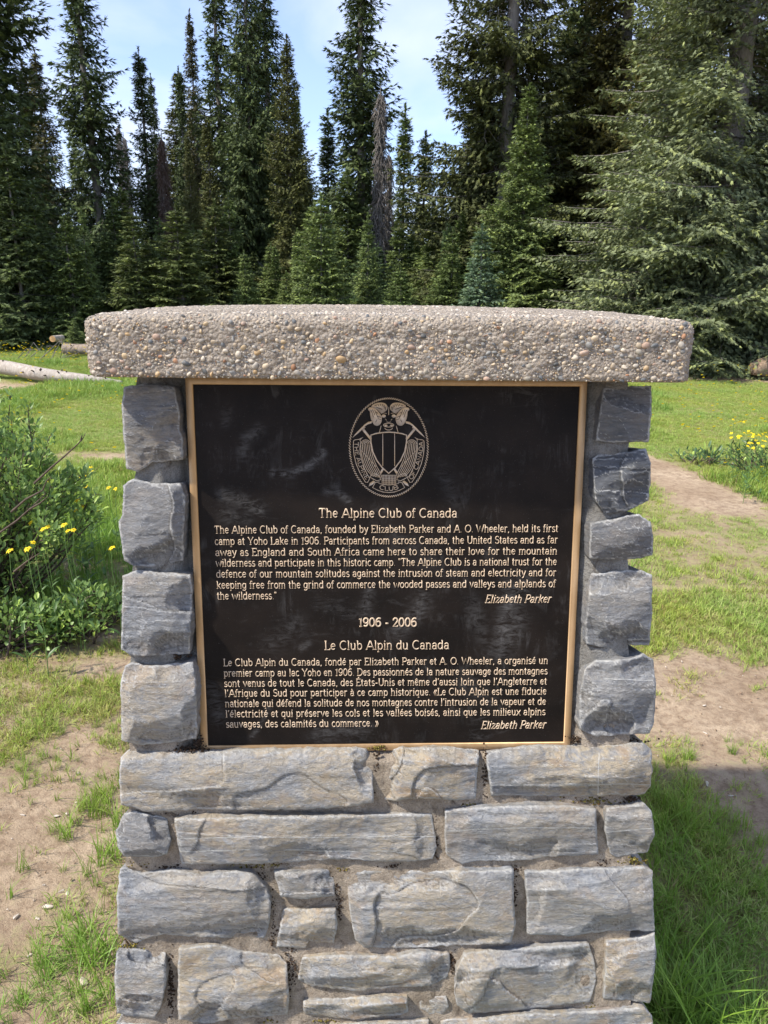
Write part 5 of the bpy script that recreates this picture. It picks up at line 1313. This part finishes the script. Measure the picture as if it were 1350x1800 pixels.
# ------------------------------------------------------------------ logs and stump by the wood edge
def log(pts, rad, label, seed, mat=M_LOG, knots=8, cut=None, name='fallen_log', n=14):
    P = smooth_poly(np.array(pts, float), False, 8) if len(pts) > 2 else np.array(pts, float)
    r = np.interp(np.linspace(0, 1, len(P)), np.linspace(0, 1, len(rad)), rad)
    v, f, c1, c2 = tube(P, r, n)
    ctr = np.repeat(P, n, 0); k = len(ctr)
    dv = v[:k] - ctr; v[:k] = ctr + dv * (1 + .09 * fbm(v[:k, 0] * 3, v[:k, 1] * 9, v[:k, 2] * 9, seed=seed))[:, None]
    mb = MB(); mb.add(v, f); 
    if cut is None: mb.f[3] = [c1, c2]
    loc = P[len(P) // 2].copy()
    o = thing(name, label, 'log', tuple(loc))
    me = mb.mesh('stem', mat, True); b = link('stem', me, o); b.location = -Vector(loc)
    if cut is not None:
        for ends in (c1, c2):
            vv = v[np.unique(ends)]; mp_ = {a: i for i, a in enumerate(np.unique(ends))}
            ff = np.vectorize(mp_.get)(ends); c = link('cut_end', np_mesh('cut_end', vv, ff, False, None, cut), o); c.location = -Vector(loc)
    rg = np.random.RandomState(seed)
    for i in range(knots):
        t = rg.uniform(.08, .92); j = int(t * (len(P) - 1)); a = rg.uniform(0, 3.0); rr = r[j]
        tg = P[min(j + 1, len(P) - 1)] - P[j - 1]; tg /= np.linalg.norm(tg); sd = np.cross(tg, [0, 0, 1.0]); sd /= np.linalg.norm(sd); u = np.cross(sd, tg)
        d = sd * math.cos(a) + u * math.sin(a)
        if d[1] > .3: d = d - 2 * sd * (d @ sd)
        kk = MB(); v2, f2, e1, e2 = tube([P[j] + d * rr * .85, P[j] + d * (rr + .008), P[j] + d * (rr + rg.uniform(.01, .05))], [.013, .011, .008], 6); kk.add(v2, f2); kk.f[3] = [e2]
        q = link('branch_stub', kk.mesh('branch_stub', M_STEM, True), o); q.location = -Vector(loc)
    return o
def gp(px, py, z=0.0): return ground_at(np.array(float(px)), np.array(float(py)), z)
a = gp(-150, 655); b = gp(0, 664); c = gp(70, 671); d_ = gp(150, 676); e_ = gp(215, 678)
log([(a[0], a[1], .22), (b[0], b[1], .17), (c[0], c[1], .12), (d_[0], d_[1], .08), (e_[0], e_[1], .04)], [.12, .11, .10, .07, .03], 'long pale grey barkless log lying on the grass at the left', 3, knots=14)
p = gp(40, 640)
log([(p[0] + .2, p[1] + 1.4, .16), (p[0] + .9, p[1] + 1.3, .15), (p[0] + 2.0, p[1] + 1.1, .09), (p[0] + 2.5, p[1] + .9, .04)], [.11, .10, .06, .02], 'broken brownish log with splintered end lying behind the pale grey log', 7, mat=m_bark('broken_log', (.20, .15, .11), (.42, .34, .27), 2), knots=8)
p = gp(60, 632)
log([(p[0] - .5, p[1] + 2.6, .16), (p[0] + .8, p[1] + 2.8, .18), (p[0] + 1.5, p[1] + 2.9, .22)], [.13, .14, .13], 'reddish rotten log under the firs at left, furthest of the three logs', 9, mat=m_bark('rotten_log', (.26, .17, .12), (.46, .34, .25), 2), cut=M_CUT, knots=3)
p = gp(66, 640)
log([(p[0], p[1] + .75, .40), (p[0] + .01, p[1] + 1.15, .39)], [.06, .06], 'short log lying high with its round orange sawn end facing the viewer', 12, mat=M_LOG, cut=M_CUT, knots=0, name='sawn_log')
p = gp(1292, 650)
log([(p[0] - .35, p[1] - 1.35, .16), (p[0] + .3, p[1] - 1.3, .22), (p[0] + 2.2, p[1] - 1.2, .24)], [.10, .22, .24], 'orange brown rotting log at the right edge of the meadow beside the low fir', 15, mat=m_bark('orange_log', (.26, .17, .11), (.52, .38, .27), 2), knots=5)
tv = MB(); rg = np.random.RandomState(3)
p = gp(1305, 652)
# splintered twigs by the logs
for i in range(12):
    q = gp(rg.uniform(20, 148), rg.uniform(630, 638)); L = rg.uniform(.2, .7); a = rg.uniform(-.5, .6)
    v, f, c1, c2 = tube([q + [0, 0, .05], q + [math.cos(a) * L * .5, rg.uniform(-.2, .2), .12 + .3 * rg.rand()], q + [math.cos(a) * L, rg.uniform(-.3, .3), .05 + math.sin(a) * L * .7 + .2]], [.008, .006, .003], 4); tv.add(v, f)
o = link('brushwood', tv.mesh('brushwood', M_TWIG, True)); o['kind'] = 'stuff'; o['label'] = 'dry broken twigs strewn around the logs at the edge of the wood'

# ------------------------------------------------------------------ grass
def blade_tuft(seed, n, hgt, spread, w, curve=.5, cols=((.10, .17, .035), (.15, .22, .05)), dry=.1, seg=3):
    r = np.random.RandomState(seed); mb = MB()
    for i in range(n):
        a = r.rand() * 6.28; rad = spread * r.rand() ** .6; x, y = rad * math.cos(a), rad * math.sin(a)
        h = hgt * r.uniform(.45, 1.15); lean = curve * r.uniform(.15, 1.3); la = a + r.normal(0, .9); ww = w * r.uniform(.6, 1.25)
        t = np.linspace(0, 1, seg + 1)
        out = lean * h * t ** 1.9; z = h * (t - .35 * lean * t ** 2.4)
        c = np.stack([x + math.cos(la) * out, y + math.sin(la) * out, z], -1)
        s = np.array([-math.sin(la), math.cos(la), 0]) * ww / 2; wd = (1 - t ** 2.2)[:, None]
        L = c - s * wd; R = c + s * wd
        V = np.concatenate([np.stack([L[:-1], R[:-1]], 1).reshape(-1, 3), c[-1:]])
        fq = [[2 * k, 2 * k + 1, 2 * k + 3, 2 * k + 2] for k in range(seg - 1)]; ft = [[2 * seg - 2, 2 * seg - 1, 2 * seg]]
        col = np.array(cols[0]) * (1 - (u := r.rand())) + np.array(cols[1]) * u
        if r.rand() < dry: col = np.array([.34, .28, .14]) * r.uniform(.7, 1.1)
        b0 = mb.n; mb.add(V, np.array(fq), tint=col * r.uniform(.85, 1.15)); mb.f.setdefault(3, []).append(np.array(ft) + b0)
    return mb
def scatter(name, label, P, rz, sc, idx, protos, parent=None, tilt=.15):
    """one stuff object: tuft meshes set out on the points P by a node modifier"""
    n = len(P); me = bpy.data.meshes.new(name); me.vertices.add(n); me.vertices.foreach_set('co', np.asarray(P, np.float32).ravel())
    rg = np.random.RandomState(n)
    rot = np.stack([rg.normal(0, tilt, n), rg.normal(0, tilt, n), rz], -1).astype(np.float32)
    at = me.attributes.new('rot', 'FLOAT_VECTOR', 'POINT'); at.data.foreach_set('vector', rot.ravel())
    at = me.attributes.new('scl', 'FLOAT', 'POINT'); at.data.foreach_set('value', np.asarray(sc, np.float32))
    at = me.attributes.new('pick', 'INT', 'POINT'); at.data.foreach_set('value', np.asarray(idx, np.int32))
    o = link(name, me, parent); o['kind'] = 'stuff'; o['label'] = label
    ng = bpy.data.node_groups.new(name + '_scatter', 'GeometryNodeTree')
    ng.interface.new_socket('Geometry', in_out='INPUT', socket_type='NodeSocketGeometry'); ng.interface.new_socket('Geometry', in_out='OUTPUT', socket_type='NodeSocketGeometry')
    gi = ng.nodes.new('NodeGroupInput'); go = ng.nodes.new('NodeGroupOutput')
    g2i = ng.nodes.new('GeometryNodeGeometryToInstance')
    for pm in reversed(protos):
        po = bpy.data.objects.new(pm.name + '_source', pm)
        oi = ng.nodes.new('GeometryNodeObjectInfo'); oi.inputs['Object'].default_value = po
        ng.links.new(oi.outputs['Geometry'], g2i.inputs[0])
    iop = ng.nodes.new('GeometryNodeInstanceOnPoints')
    def attr(nm, typ):
        a = ng.nodes.new('GeometryNodeInputNamedAttribute'); a.data_type = typ; a.inputs['Name'].default_value = nm; return a.outputs['Attribute']
    iop.inputs['Pick Instance'].default_value = True
    ng.links.new(gi.outputs[0], iop.inputs['Points']); ng.links.new(g2i.outputs[0], iop.inputs['Instance'])
    ng.links.new(attr('pick', 'INT'), iop.inputs['Instance Index']); ng.links.new(attr('rot', 'FLOAT_VECTOR'), iop.inputs['Rotation']); ng.links.new(attr('scl', 'FLOAT'), iop.inputs['Scale'])
    ng.links.new(iop.outputs[0], go.inputs[0])
    md = o.modifiers.new('scatter', 'NODES'); md.node_group = ng
    return o
def protos(nm, mat, *args):
    return [blade_tuft(*a).mesh(nm, mat, False) for a in args]
GC = ((.23, .35, .07), (.39, .53, .12)); GD = ((.17, .30, .055), (.27, .41, .08)); GY = ((.33, .42, .12), (.48, .53, .20))
short_t = protos('short_grass', M_GRASS, (1, 12, .035, .022, .0026, .9, GC, .2, 3), (2, 14, .028, .030, .0024, 1.1, GY, .3, 3), (3, 9, .045, .018, .0028, .9, GC, .15, 3), (4, 16, .022, .035, .0022, 1.2, GY, .35, 2))
turf_t = protos('meadow_grass', M_GRASS, (5, 26, .07, .06, .0042, .7, GC, .08, 3), (6, 30, .055, .07, .0040, .9, GC, .12, 2), (7, 22, .095, .055, .0045, .6, GD, .05, 3), (8, 28, .045, .08, .0042, 1.0, GY, .2, 2))
long_t = protos('long_grass', M_GRASS, (9, 16, .16, .025, .0042, .8, GD, .05, 6), (10, 12, .21, .02, .0046, .9, ((.16, .31, .04), (.25, .42, .06)), .03, 7), (11, 18, .12, .03, .0040, .9, GD, .08, 5))
rs = np.random.RandomState(77)
def in_view(x, y, extra=.9): return np.abs(x) < .56 * y + extra
def outside_base(x, y): return ~((np.abs(x) < .47) & (y > .90) & (y < 1.70))
# near yard
n = 80000; x = rs.uniform(-2.2, 2.2, n); y = rs.uniform(.55, 3.4, n); g = pathmask(x, y)
clump = fbm(x * 9, y * 9, seed=91, oct=3)
prob = np.clip(g * 1.25 - .15 + .6 * clump * (g > .08), 0, 1) * .9
k = (rs.rand(n) < prob) & in_view(x, y, .7) & outside_base(x, y); x, y, g = x[k], y[k], g[k]
P = np.stack([x, y, zg(x, y) + .002], -1)
scatter('yard_grass', 'thin short grass growing in patches on the bare soil round the monument', P, rs.rand(len(P)) * 6.28, rs.uniform(.6, 1.25, len(P)) * (.75 + .5 * g), rs.randint(0, 4, len(P)), short_t, tilt=.3)
# meadow
n = 240000; y = 2.9 + (19 - 2.9) * rs.rand(n) ** .75; x = rs.uniform(-1, 1, n) * (.56 * y + 1.2); g = pathmask(x, y)
dens = np.interp(y, [2.9, 6, 12, 19], [1.0, .9, .8, .5])
k = (rs.rand(n) < np.clip(g * 1.5 - .35, 0, 1) * dens); x, y, g = x[k], y[k], g[k]
lush = smooth(-.25, .5, fbm(x * .9, y * .9, seed=61, oct=3)) * np.where((x > 1) & (y < 5), .45, 1) * np.where((x < 0) & (y < 4.8), .7, 1)
P = np.stack([x, y, zg(x, y)], -1)
sc = (.48 + .95 * lush) * rs.uniform(.75, 1.25, len(P)) * np.interp(y, [3, 10, 18], [.8, 1.0, 1.25])
pick = np.where(rs.rand(len(P)) < lush * .8, rs.choice([0, 2, 0], len(P)), rs.choice([1, 3, 0], len(P)))
scatter('meadow_grass', 'green meadow turf between the monument and the wood', P, rs.rand(len(P)) * 6.28, sc, pick, turf_t, tilt=.2)
# taller grass: right of the monument, round the willow, bottom left corner
pts = []
def cl(px, py, sx, sy, n, hs):
    q = ground_at(np.array(float(px)), np.array(float(py)))
    for i in range(n): pts.append((q[0] + rs.normal() * sx, q[1] + rs.normal() * sy, hs * rs.uniform(.7, 1.2)))
for (px, py, sx, sy, n_, hs) in ((30, 1060, .15, .12, 60, .6), (110, 1040, .15, .12, 60, .6), (1165, 1800, .05, .035, 34, .95), (1225, 1830, .07, .04, 30, .85), (1290, 1850, .08, .04, 22, .7), (1180, 1740, .05, .04, 14, .6), (1165, 1620, .03, .08, 30, .5), (1175, 1500, .04, .08, 34, .5), (1170, 1420, .03, .06, 24, .5),
                                (1240, 1460, .07, .08, 60, .42), (1300, 1500, .05, .08, 36, .38), (1260, 1560, .08, .06, 36, .34), (1210, 1650, .06, .08, 34, .36), (1300, 1620, .05, .05, 18, .36), (1290, 1700, .06, .06, 16, .4), (1180, 1330, .05, .03, 14, .35), (1290, 1320, .03, .03, 8, .3),
                                (170, 1690, .05, .04, 18, .6), (150, 1640, .03, .03, 8, .55), (30, 1760, .09, .05, 22, .45), (90, 1790, .10, .03, 20, .4), (195, 1500, .03, .06, 16, .5), (185, 1430, .03, .05, 12, .45), (105, 1460, .03, .03, 6, .5), (165, 1420, .04, .04, 12, .4), (60, 1540, .03, .03, 4, .4), (200, 1380, .03, .06, 14, .4),
                                (60, 1350, .05, .05, 12, .3), (100, 1360, .08, .05, 24, .32), (130, 1290, .1, .06, 24, .3), (180, 1200, .1, .1, 24, .3), (60, 1080, .35, .12, 60, .8), (140, 1070, .2, .1, 40, .7), (190, 1000, .12, .3, 80, .75), (150, 900, .22, .35, 150, .95), (120, 960, .3, .2, 120, .9), (185, 960, .12, .2, 80, .85), (200, 900, .1, .4, 50, .7)):
    cl(px, py, sx, sy, n_, hs)
T = np.array(pts); k = outside_base(T[:, 0], T[:, 1]); T = T[k]
scatter('long_grass', 'long fresh grass blades beside the monument foot and round the willow bush', np.stack([T[:, 0], T[:, 1], zg(T[:, 0], T[:, 1])], -1), rs.rand(len(T)) * 6.28, T[:, 2], rs.randint(0, 3, len(T)), long_t, tilt=.15)
# gravel and crumbs on the soil
def chip(seed, mat, nm):
    v = pebble_shape(seed, IV1, 1.0); return np_mesh(nm, v, IF1, False, None, mat)
chips = [chip(200 + i, M_CHIP2 if i % 3 else M_CHIP, 'gravel_chip') for i in range(9)]
n = 16000; x = rs.uniform(-2.0, 2.0, n); y = rs.uniform(.6, 3.6, n); g = pathmask(x, y)
k = (rs.rand(n) < np.clip(1.1 - g * 1.2, .05, 1) * np.interp(y, [.6, 2, 3.6], [1, .7, .3])) & in_view(x, y, .5) & outside_base(x, y); x, y = x[k], y[k]
s_ = .0016 + .0050 * rs.rand(len(x)) ** 4
P = np.stack([x, y, zg(x, y) + s_ * .2 + .003], -1)
pk = rs.randint(0, 9, len(x)); pk = np.where((pk % 3 == 0) & (rs.rand(len(x)) < .6), 1, pk)
scatter('gravel', 'small stone chips and crumbs of earth lying on the bare soil', P, rs.rand(len(P)) * 6.28, s_, pk, chips, tilt=.5)
# single stones one can pick out
pv = [np_mesh('field_stone', pebble_shape(300 + i, IV, 1.0), IF, False, None, M_CHIP) for i in range(5)]
for i, (px, py, s, lab) in enumerate(((84, 1597, .016, 'pale flat stone on the bare soil left of the monument, largest of the stones there'), (28, 1614, .011, 'pale small stone at the left edge of the bare soil'), (66, 1616, .009, 'small whitish stone between two others on the soil at lower left'), (108, 1570, .008, 'tiny tan stone above the pale flat stone on the left soil'), (119, 1574, .009, 'tan stone just right of the tiny one on the left soil'),
                                  (98, 1434, .011, 'whitish flat stone in the middle of the left soil'), (116, 1124, .022, 'whitish flat rock near the willow at the left'), (40, 1432, .008, 'small pale stone toward the left edge, level with the whitish flat one'), (54, 1680, .008, 'small white stone low on the left soil'),
                                  (1240, 1290, .010, 'white crumbly stone on the bare soil right of the monument'), (1237, 1243, .009, 'brown stone on the bare path soil at the right'), (1266, 1247, .008, 'small brown stone right of another on the path soil'), (1285, 1398, .009, 'tan stone at the edge of the grass at lower right'), (1243, 1380, .014, 'grey slanted stone at the top of the shaded grass, lower right'), (150, 1745, .018, 'dry leaf-shaped flat stone in the grass at the lower left'))):
    q = ground_at(np.array(float(px)), np.array(float(py)))
    o = link('field_stone', pv[i % 5], None, (q[0], q[1], float(zg(np.array(q[0]), np.array(q[1]))) + s * .25), (0, 0, i * 1.3), (s, s * .8, s * .5)); tag(o, lab, 'stone', 'loose stones on the soil')

# ------------------------------------------------------------------ willow bush at the left
def leaf_batch(P, D, Nn, L, W):
    S = np.cross(D, Nn); S /= np.linalg.norm(S, axis=1)[:, None] + 1e-9
    L = L[:, None]; W = W[:, None]
    b = P; a1 = P + D * L * .35 - Nn * L * .02; a2 = P + D * L * .7 - Nn * L * .06; tip = P + D * L - Nn * L * .16
    v = np.stack([b, a1 + S * W * .5 + Nn * W * .18, a1, a1 - S * W * .5 + Nn * W * .18, a2 + S * W * .42 + Nn * W * .15, a2, a2 - S * W * .42 + Nn * W * .15, tip], 1).reshape(-1, 3)
    i = np.arange(len(P))[:, None] * 8
    tri = np.concatenate([i + np.array([[0, 2, 1]]), i + np.array([[0, 3, 2]]), i + np.array([[4, 5, 7]]), i + np.array([[5, 6, 7]])])
    quad = np.concatenate([i + np.array([[1, 2, 5, 4]]), i + np.array([[2, 3, 6, 5]])])
    return v, tri, quad
def bush(cx, cy, rx, ry, h, nst, nleaf, label, seed, L=.036, W=.015, cols=((.15, .25, .07), (.29, .42, .13)), cat='bush', name='willow_bush', bare=()):
    r = np.random.RandomState(seed); z0 = float(zg(np.array(cx), np.array(cy)))
    o = thing(name, label, cat, (cx, cy, z0)); st = MB(); ps = []; ds = []
    for i in range(nst):
        a = r.rand() * 6.28; rr = r.rand() ** .5
        tip = np.array([rx * rr * math.cos(a), ry * rr * math.sin(a), h * (1 - .55 * rr ** 2) * r.uniform(.75, 1.08)])
        b = np.array([tip[0] * .25, tip[1] * .25, 0]) + r.normal(0, .03, 3) * [1, 1, 0]
        t = np.linspace(0, 1, 9)[:, None]
        mid = (b + tip) / 2 + np.array([tip[0] * .18, tip[1] * .18, h * .08])
        c = (1 - t) ** 2 * b + 2 * t * (1 - t) * mid + t * t * tip + .012 * r.normal(size=(9, 3)) * t
        v, f, c1, c2 = tube(c, np.linspace(.0065, .0015, 9), 5); st.add(v, f)
        k = nleaf // nst; u = r.beta(1.5, 1.0, k) * .90 + .10
        pos = np.stack([np.interp(u, t[:, 0], c[:, q]) for q in range(3)], -1); dd = (tip - mid) / np.linalg.norm(tip - mid)
        side = r.normal(size=(k, 3)); side -= (side @ dd)[:, None] * dd; side /= np.linalg.norm(side, axis=1)[:, None]
        tl = r.uniform(0, 1, k)[:, None] ** 1.5 * .11 * (1.25 - u[:, None])
        off = side * tl + dd * tl * .6
        for q in range(0, k, 5):
            v, f, c1, c2 = tube([pos[q], pos[q] + off[q] * .6 + [0, 0, .004], pos[q] + off[q]], [.002, .0016, .001], 3); st.add(v, f)
        ps.append(pos + off + r.normal(0, .008, (k, 3))); ds.append(side * .8 + dd * .9 + np.array([0, 0, .35]) + r.normal(0, .3, (k, 3)))
    P = np.concatenate(ps); D = np.concatenate(ds); D /= np.linalg.norm(D, axis=1)[:, None]
    ok = P[:, 2] > .01; P, D = P[ok], D[ok]; n = len(P)
    Nn = np.array([0, 0, 1.0]) + r.normal(0, .5, (n, 3)); Nn -= D * (Nn * D).sum(1)[:, None]; Nn /= np.linalg.norm(Nn, axis=1)[:, None]
    v, tri, quad = leaf_batch(P, D, Nn, L * r.uniform(.4, 1.3, n), W * r.uniform(.7, 1.2, n))
    u = r.rand(n, 1); col = np.array(cols[0]) * (1 - u) + np.array(cols[1]) * u; col = np.where(r.rand(n, 1) < .14, np.array([.42, .56, .12]), col)
    link('stems', st.mesh('stems', M_STEM, True), o)
    lf = link('foliage', np_mesh('foliage', v, [tri, quad], True, {'tint': np.repeat(col, 8, 0)}, M_LEAF), o); lf['kind'] = 'stuff'
    for pts in bare:
        b_ = MB(); v, f, c1, c2 = tube(np.array(pts) - [cx, cy, z0], np.linspace(.005, .0014, len(pts)), 5); b_.add(v, f); link('bare_twig', b_.mesh('bare_twig', M_STEM, True), o)
    return o
def vp(px, py, y):   # a point at distance y in that direction
    d = ray(float(px), float(py)); return d * (y / d[1]) + np.array([0, 0, CZ])
bush(-1.90, 3.15, .64, .52, 1.06, 130, 14000, 'leafy green willow bush at the left edge of the photo', 5,
     bare=[[vp(-20, 950, 2.75), vp(30, 915, 2.75), vp(52, 895, 2.74), vp(80, 868, 2.75), vp(72, 850, 2.75)], [vp(52, 895, 2.74), vp(70, 885, 2.73), vp(85, 872, 2.72)], [vp(60, 850, 2.92), vp(90, 822, 2.92), vp(118, 798, 2.9), vp(132, 785, 2.88), vp(145, 772, 2.86), vp(150, 762, 2.86)], [vp(142, 775, 2.86), vp(144, 765, 2.86)],
           [vp(25, 1005, 2.7), vp(50, 985, 2.68), vp(70, 972, 2.67)], [vp(20, 900, 2.75), vp(45, 878, 2.73), vp(75, 862, 2.73), vp(82, 845, 2.73), vp(90, 838, 2.73)]])
bush(-1.27, 2.85, .25, .18, .20, 36, 1300, 'low spreading willow shoots between the tall willow bush and the monument', 6, name='willow_shoots')
bush(-1.62, 2.72, .42, .18, .22, 36, 1300, 'low leafy undergrowth at the foot of the willow bush', 7, L=.034, W=.019, name='undergrowth', cat='plant')
bush(3.1, 5.75, .52, .34, .27, 34, 750, 'leafy plant with yellow flowers in the meadow at the right edge', 8, L=.045, W=.016, name='leafy_plant', cat='plant', cols=((.06, .11, .035), (.10, .17, .05)))
bush(2.68, 6.15, .20, .12, .10, 12, 110, 'broad-leaved green plant beside the trodden path at the right', 9, L=.07, W=.02, name='broad_leaved_plant', cat='plant', cols=((.09, .16, .07), (.13, .22, .09)))

# ------------------------------------------------------------------ yellow wildflowers
def flower_parts(seed, h, npet=8, R=.0125):
    r = np.random.RandomState(seed); st = MB()
    c = np.array([[0, 0, 0], [.006, 0, h * .4], [.012 * r.normal(), .01 * r.normal(), h * .8], [.016 * r.normal(), .012, h]])
    v, f, c1, c2 = tube(c, [.0015, .0013, .0011, .0010], 4); st.add(v, f)
    lv = []; P = np.array([[0, 0, h * q] for q in (.15, .15, .35, .35, .55, .55)]); a = np.array([0, 3.1, 1.5, 4.6, .4, 3.5]) + r.rand()
    D = np.stack([np.cos(a) * .8, np.sin(a) * .8, 0 * a + .55], -1); D /= np.linalg.norm(D, axis=1)[:, None]; Nn = np.cross(D, np.stack([-np.sin(a), np.cos(a), 0 * a], -1)); Nn *= np.sign(Nn[:, 2:3])
    v, tri, quad = leaf_batch(P, D, Nn, np.linspace(.05, .025, 6), np.linspace(.014, .008, 6))
    leaf = np_mesh('leaf_pair', v, [tri, quad], True, {'tint': np.tile([.085, .16, .045], (len(v), 1))}, M_LEAF)
    pm = MB()
    tx, ty = r.uniform(-.5, .5), -.55 + r.uniform(-.3, .3)
    nrm = np.array([tx, ty, 1.0]); nrm /= np.linalg.norm(nrm); e1 = np.cross(nrm, [0, 1, 0]); e1 /= np.linalg.norm(e1); e2 = np.cross(nrm, e1)
    for k in range(npet):
        a = k / npet * 6.283 + r.normal(0, .08); d = e1 * math.cos(a) + e2 * math.sin(a); s = np.cross(d, nrm) * R * .26; q = R * r.uniform(.7, 1.25)
        V = [c[-1] + d * R * .1 - s * .5, c[-1] + d * R * .1 + s * .5, c[-1] + d * q * .65 + s + nrm * .001, c[-1] + d * q - nrm * .003, c[-1] + d * q * .65 - s + nrm * .001]
        b0 = pm.n; pm.add(V, np.array([[0, 1, 2, 4]])); pm.f.setdefault(3, []).append(np.array([[2, 3, 4]]) + b0)
    dm = MB(); dm.add(IV1 * [R * .26, R * .26, R * .16] + c[-1] + nrm * .002, IF1)
    return [('stem', st.mesh('stem', M_STEMG, True)), ('leaf_pair', leaf), ('petals', pm.mesh('petals', M_PETAL, False)), ('disc', dm.mesh('disc', M_DISC, True))]
M_STEMG = m_flat('green_stem', (.11, .19, .05), .6)
FP = [flower_parts(40 + i, .30) for i in range(4)]
def flower(px, py, y, R=1.0, label='', group=None):
    rd_ = ray(float(px), float(py)); h0 = (.43 if px < 135 else .38 if px < 600 else .27) + ((px * 7 + py * 3) % 17) / 17 * .14; y = (CZ - h0) / -(rd_[2] / rd_[1])
    hd = vp(px, py, y); x = hd[0]; z0 = float(zg(np.array(x), np.array(y))); h = max(.05, hd[2] - z0)
    k = int(px * 3 + py) % 4
    o = thing('yellow_flower', label, 'flower', (x, y, z0), group, (px * .37) % .8 - .4); s = h / .30
    for nm, me in FP[k]:
        c = bpy.data.objects.new(nm, me); COL.objects.link(c); c.parent = o
        if nm in ('petals', 'disc'):
            c.scale = (R, R, R); top = Vector((0, 0, .30)); c.location = Vector((0, 0, .30 * s - .30 * R))
        else: c.scale = (min(1.3, max(.6, s)), min(1.3, max(.6, s)), s)
for (px, py, y) in ((46, 920, 2.55), (18, 970, 2.5), (54, 966, 2.5), (60, 955, 2.52), (76, 932, 2.6), (78, 927, 2.62), (116, 924, 2.65), (124, 933, 2.6), (110, 870, 2.9), (125, 848, 3.1), (131, 838, 3.1), (146, 856, 3.0), (151, 864, 2.95), (150, 863, 3.0), (145, 858, 2.98), (140, 890, 2.85), (138, 898, 2.85), (137, 881, 2.9), (172, 900, 2.9),
                    (194, 858, 3.0), (198, 860, 3.02), (157, 822, 3.3), (156, 830, 3.3), (149, 838, 3.2), (197, 965, 2.6), (134, 840, 3.15), (126, 862, 3.0), (119, 935, 2.62), (84, 845, 2.85), (90, 846, 2.85)):
    flower(px, py, y, 1.05, 'small yellow flower ' + ('close beside the monument' if px > 165 else 'between the willow bush and the monument' if px > 120 else 'in front of the willow bush' if px > 65 else 'low at the left edge before the willow bush') + (', among the highest there' if py < 855 else ', among the lowest there' if py > 925 else ', half way up there'), 'yellow flowers by the willow')
for i in range(26):
    flower(1284 + rs.uniform(0, 72), 766 + rs.uniform(-12, 22) + (0 if rs.rand() < .8 else -18), rs.uniform(4.4, 4.8), 1.15, 'small yellow flower on the leafy plant at the right edge', 'yellow flowers at the right edge')
flower(1291, 738, 4.5, 1.2, 'yellow flower standing highest, left above the leafy plant at the right'); flower(1308, 742, 4.6, 1.1, 'yellow flower between the highest one and the right edge')
# far flowers: specks in the meadow
fs_ = MB(); rr = np.random.RandomState(4)
def far_fl(n, x0, x1, y0, y1):
    for i in range(n):
        x = rr.uniform(x0, x1); y = rr.uniform(y0, y1); r = rr.uniform(.011, .019); z = float(zg(np.array(x), np.array(y))) + rr.uniform(.07, .20) * (1.5 if y > 11 else 1)
        a = rr.rand() * 6.28; k = 6; th = a + np.arange(k) * 6.283 / k
        v = np.concatenate([[[x, y, z]], np.stack([x + r * np.cos(th), y + r * .8 * np.sin(th), z + r * .5 * np.sin(th) * -1 + 0 * th], -1)])
        fs_.add(v, np.array([[0, 1 + j, 1 + (j + 1) % k] for j in range(k)]))
far_fl(260, 3.0, 8.5, 6.5, 13.5); far_fl(420, -10, -4.5, 12.6, 15.6); far_fl(120, -5.5, -2.0, 5.5, 12.0); far_fl(60, 2.6, 4.5, 5, 8)
o = link('meadow_flowers', fs_.mesh('meadow_flowers', M_PETAL, False)); o['kind'] = 'stuff'; o['label'] = 'tiny yellow flowers sprinkled over the far meadow'
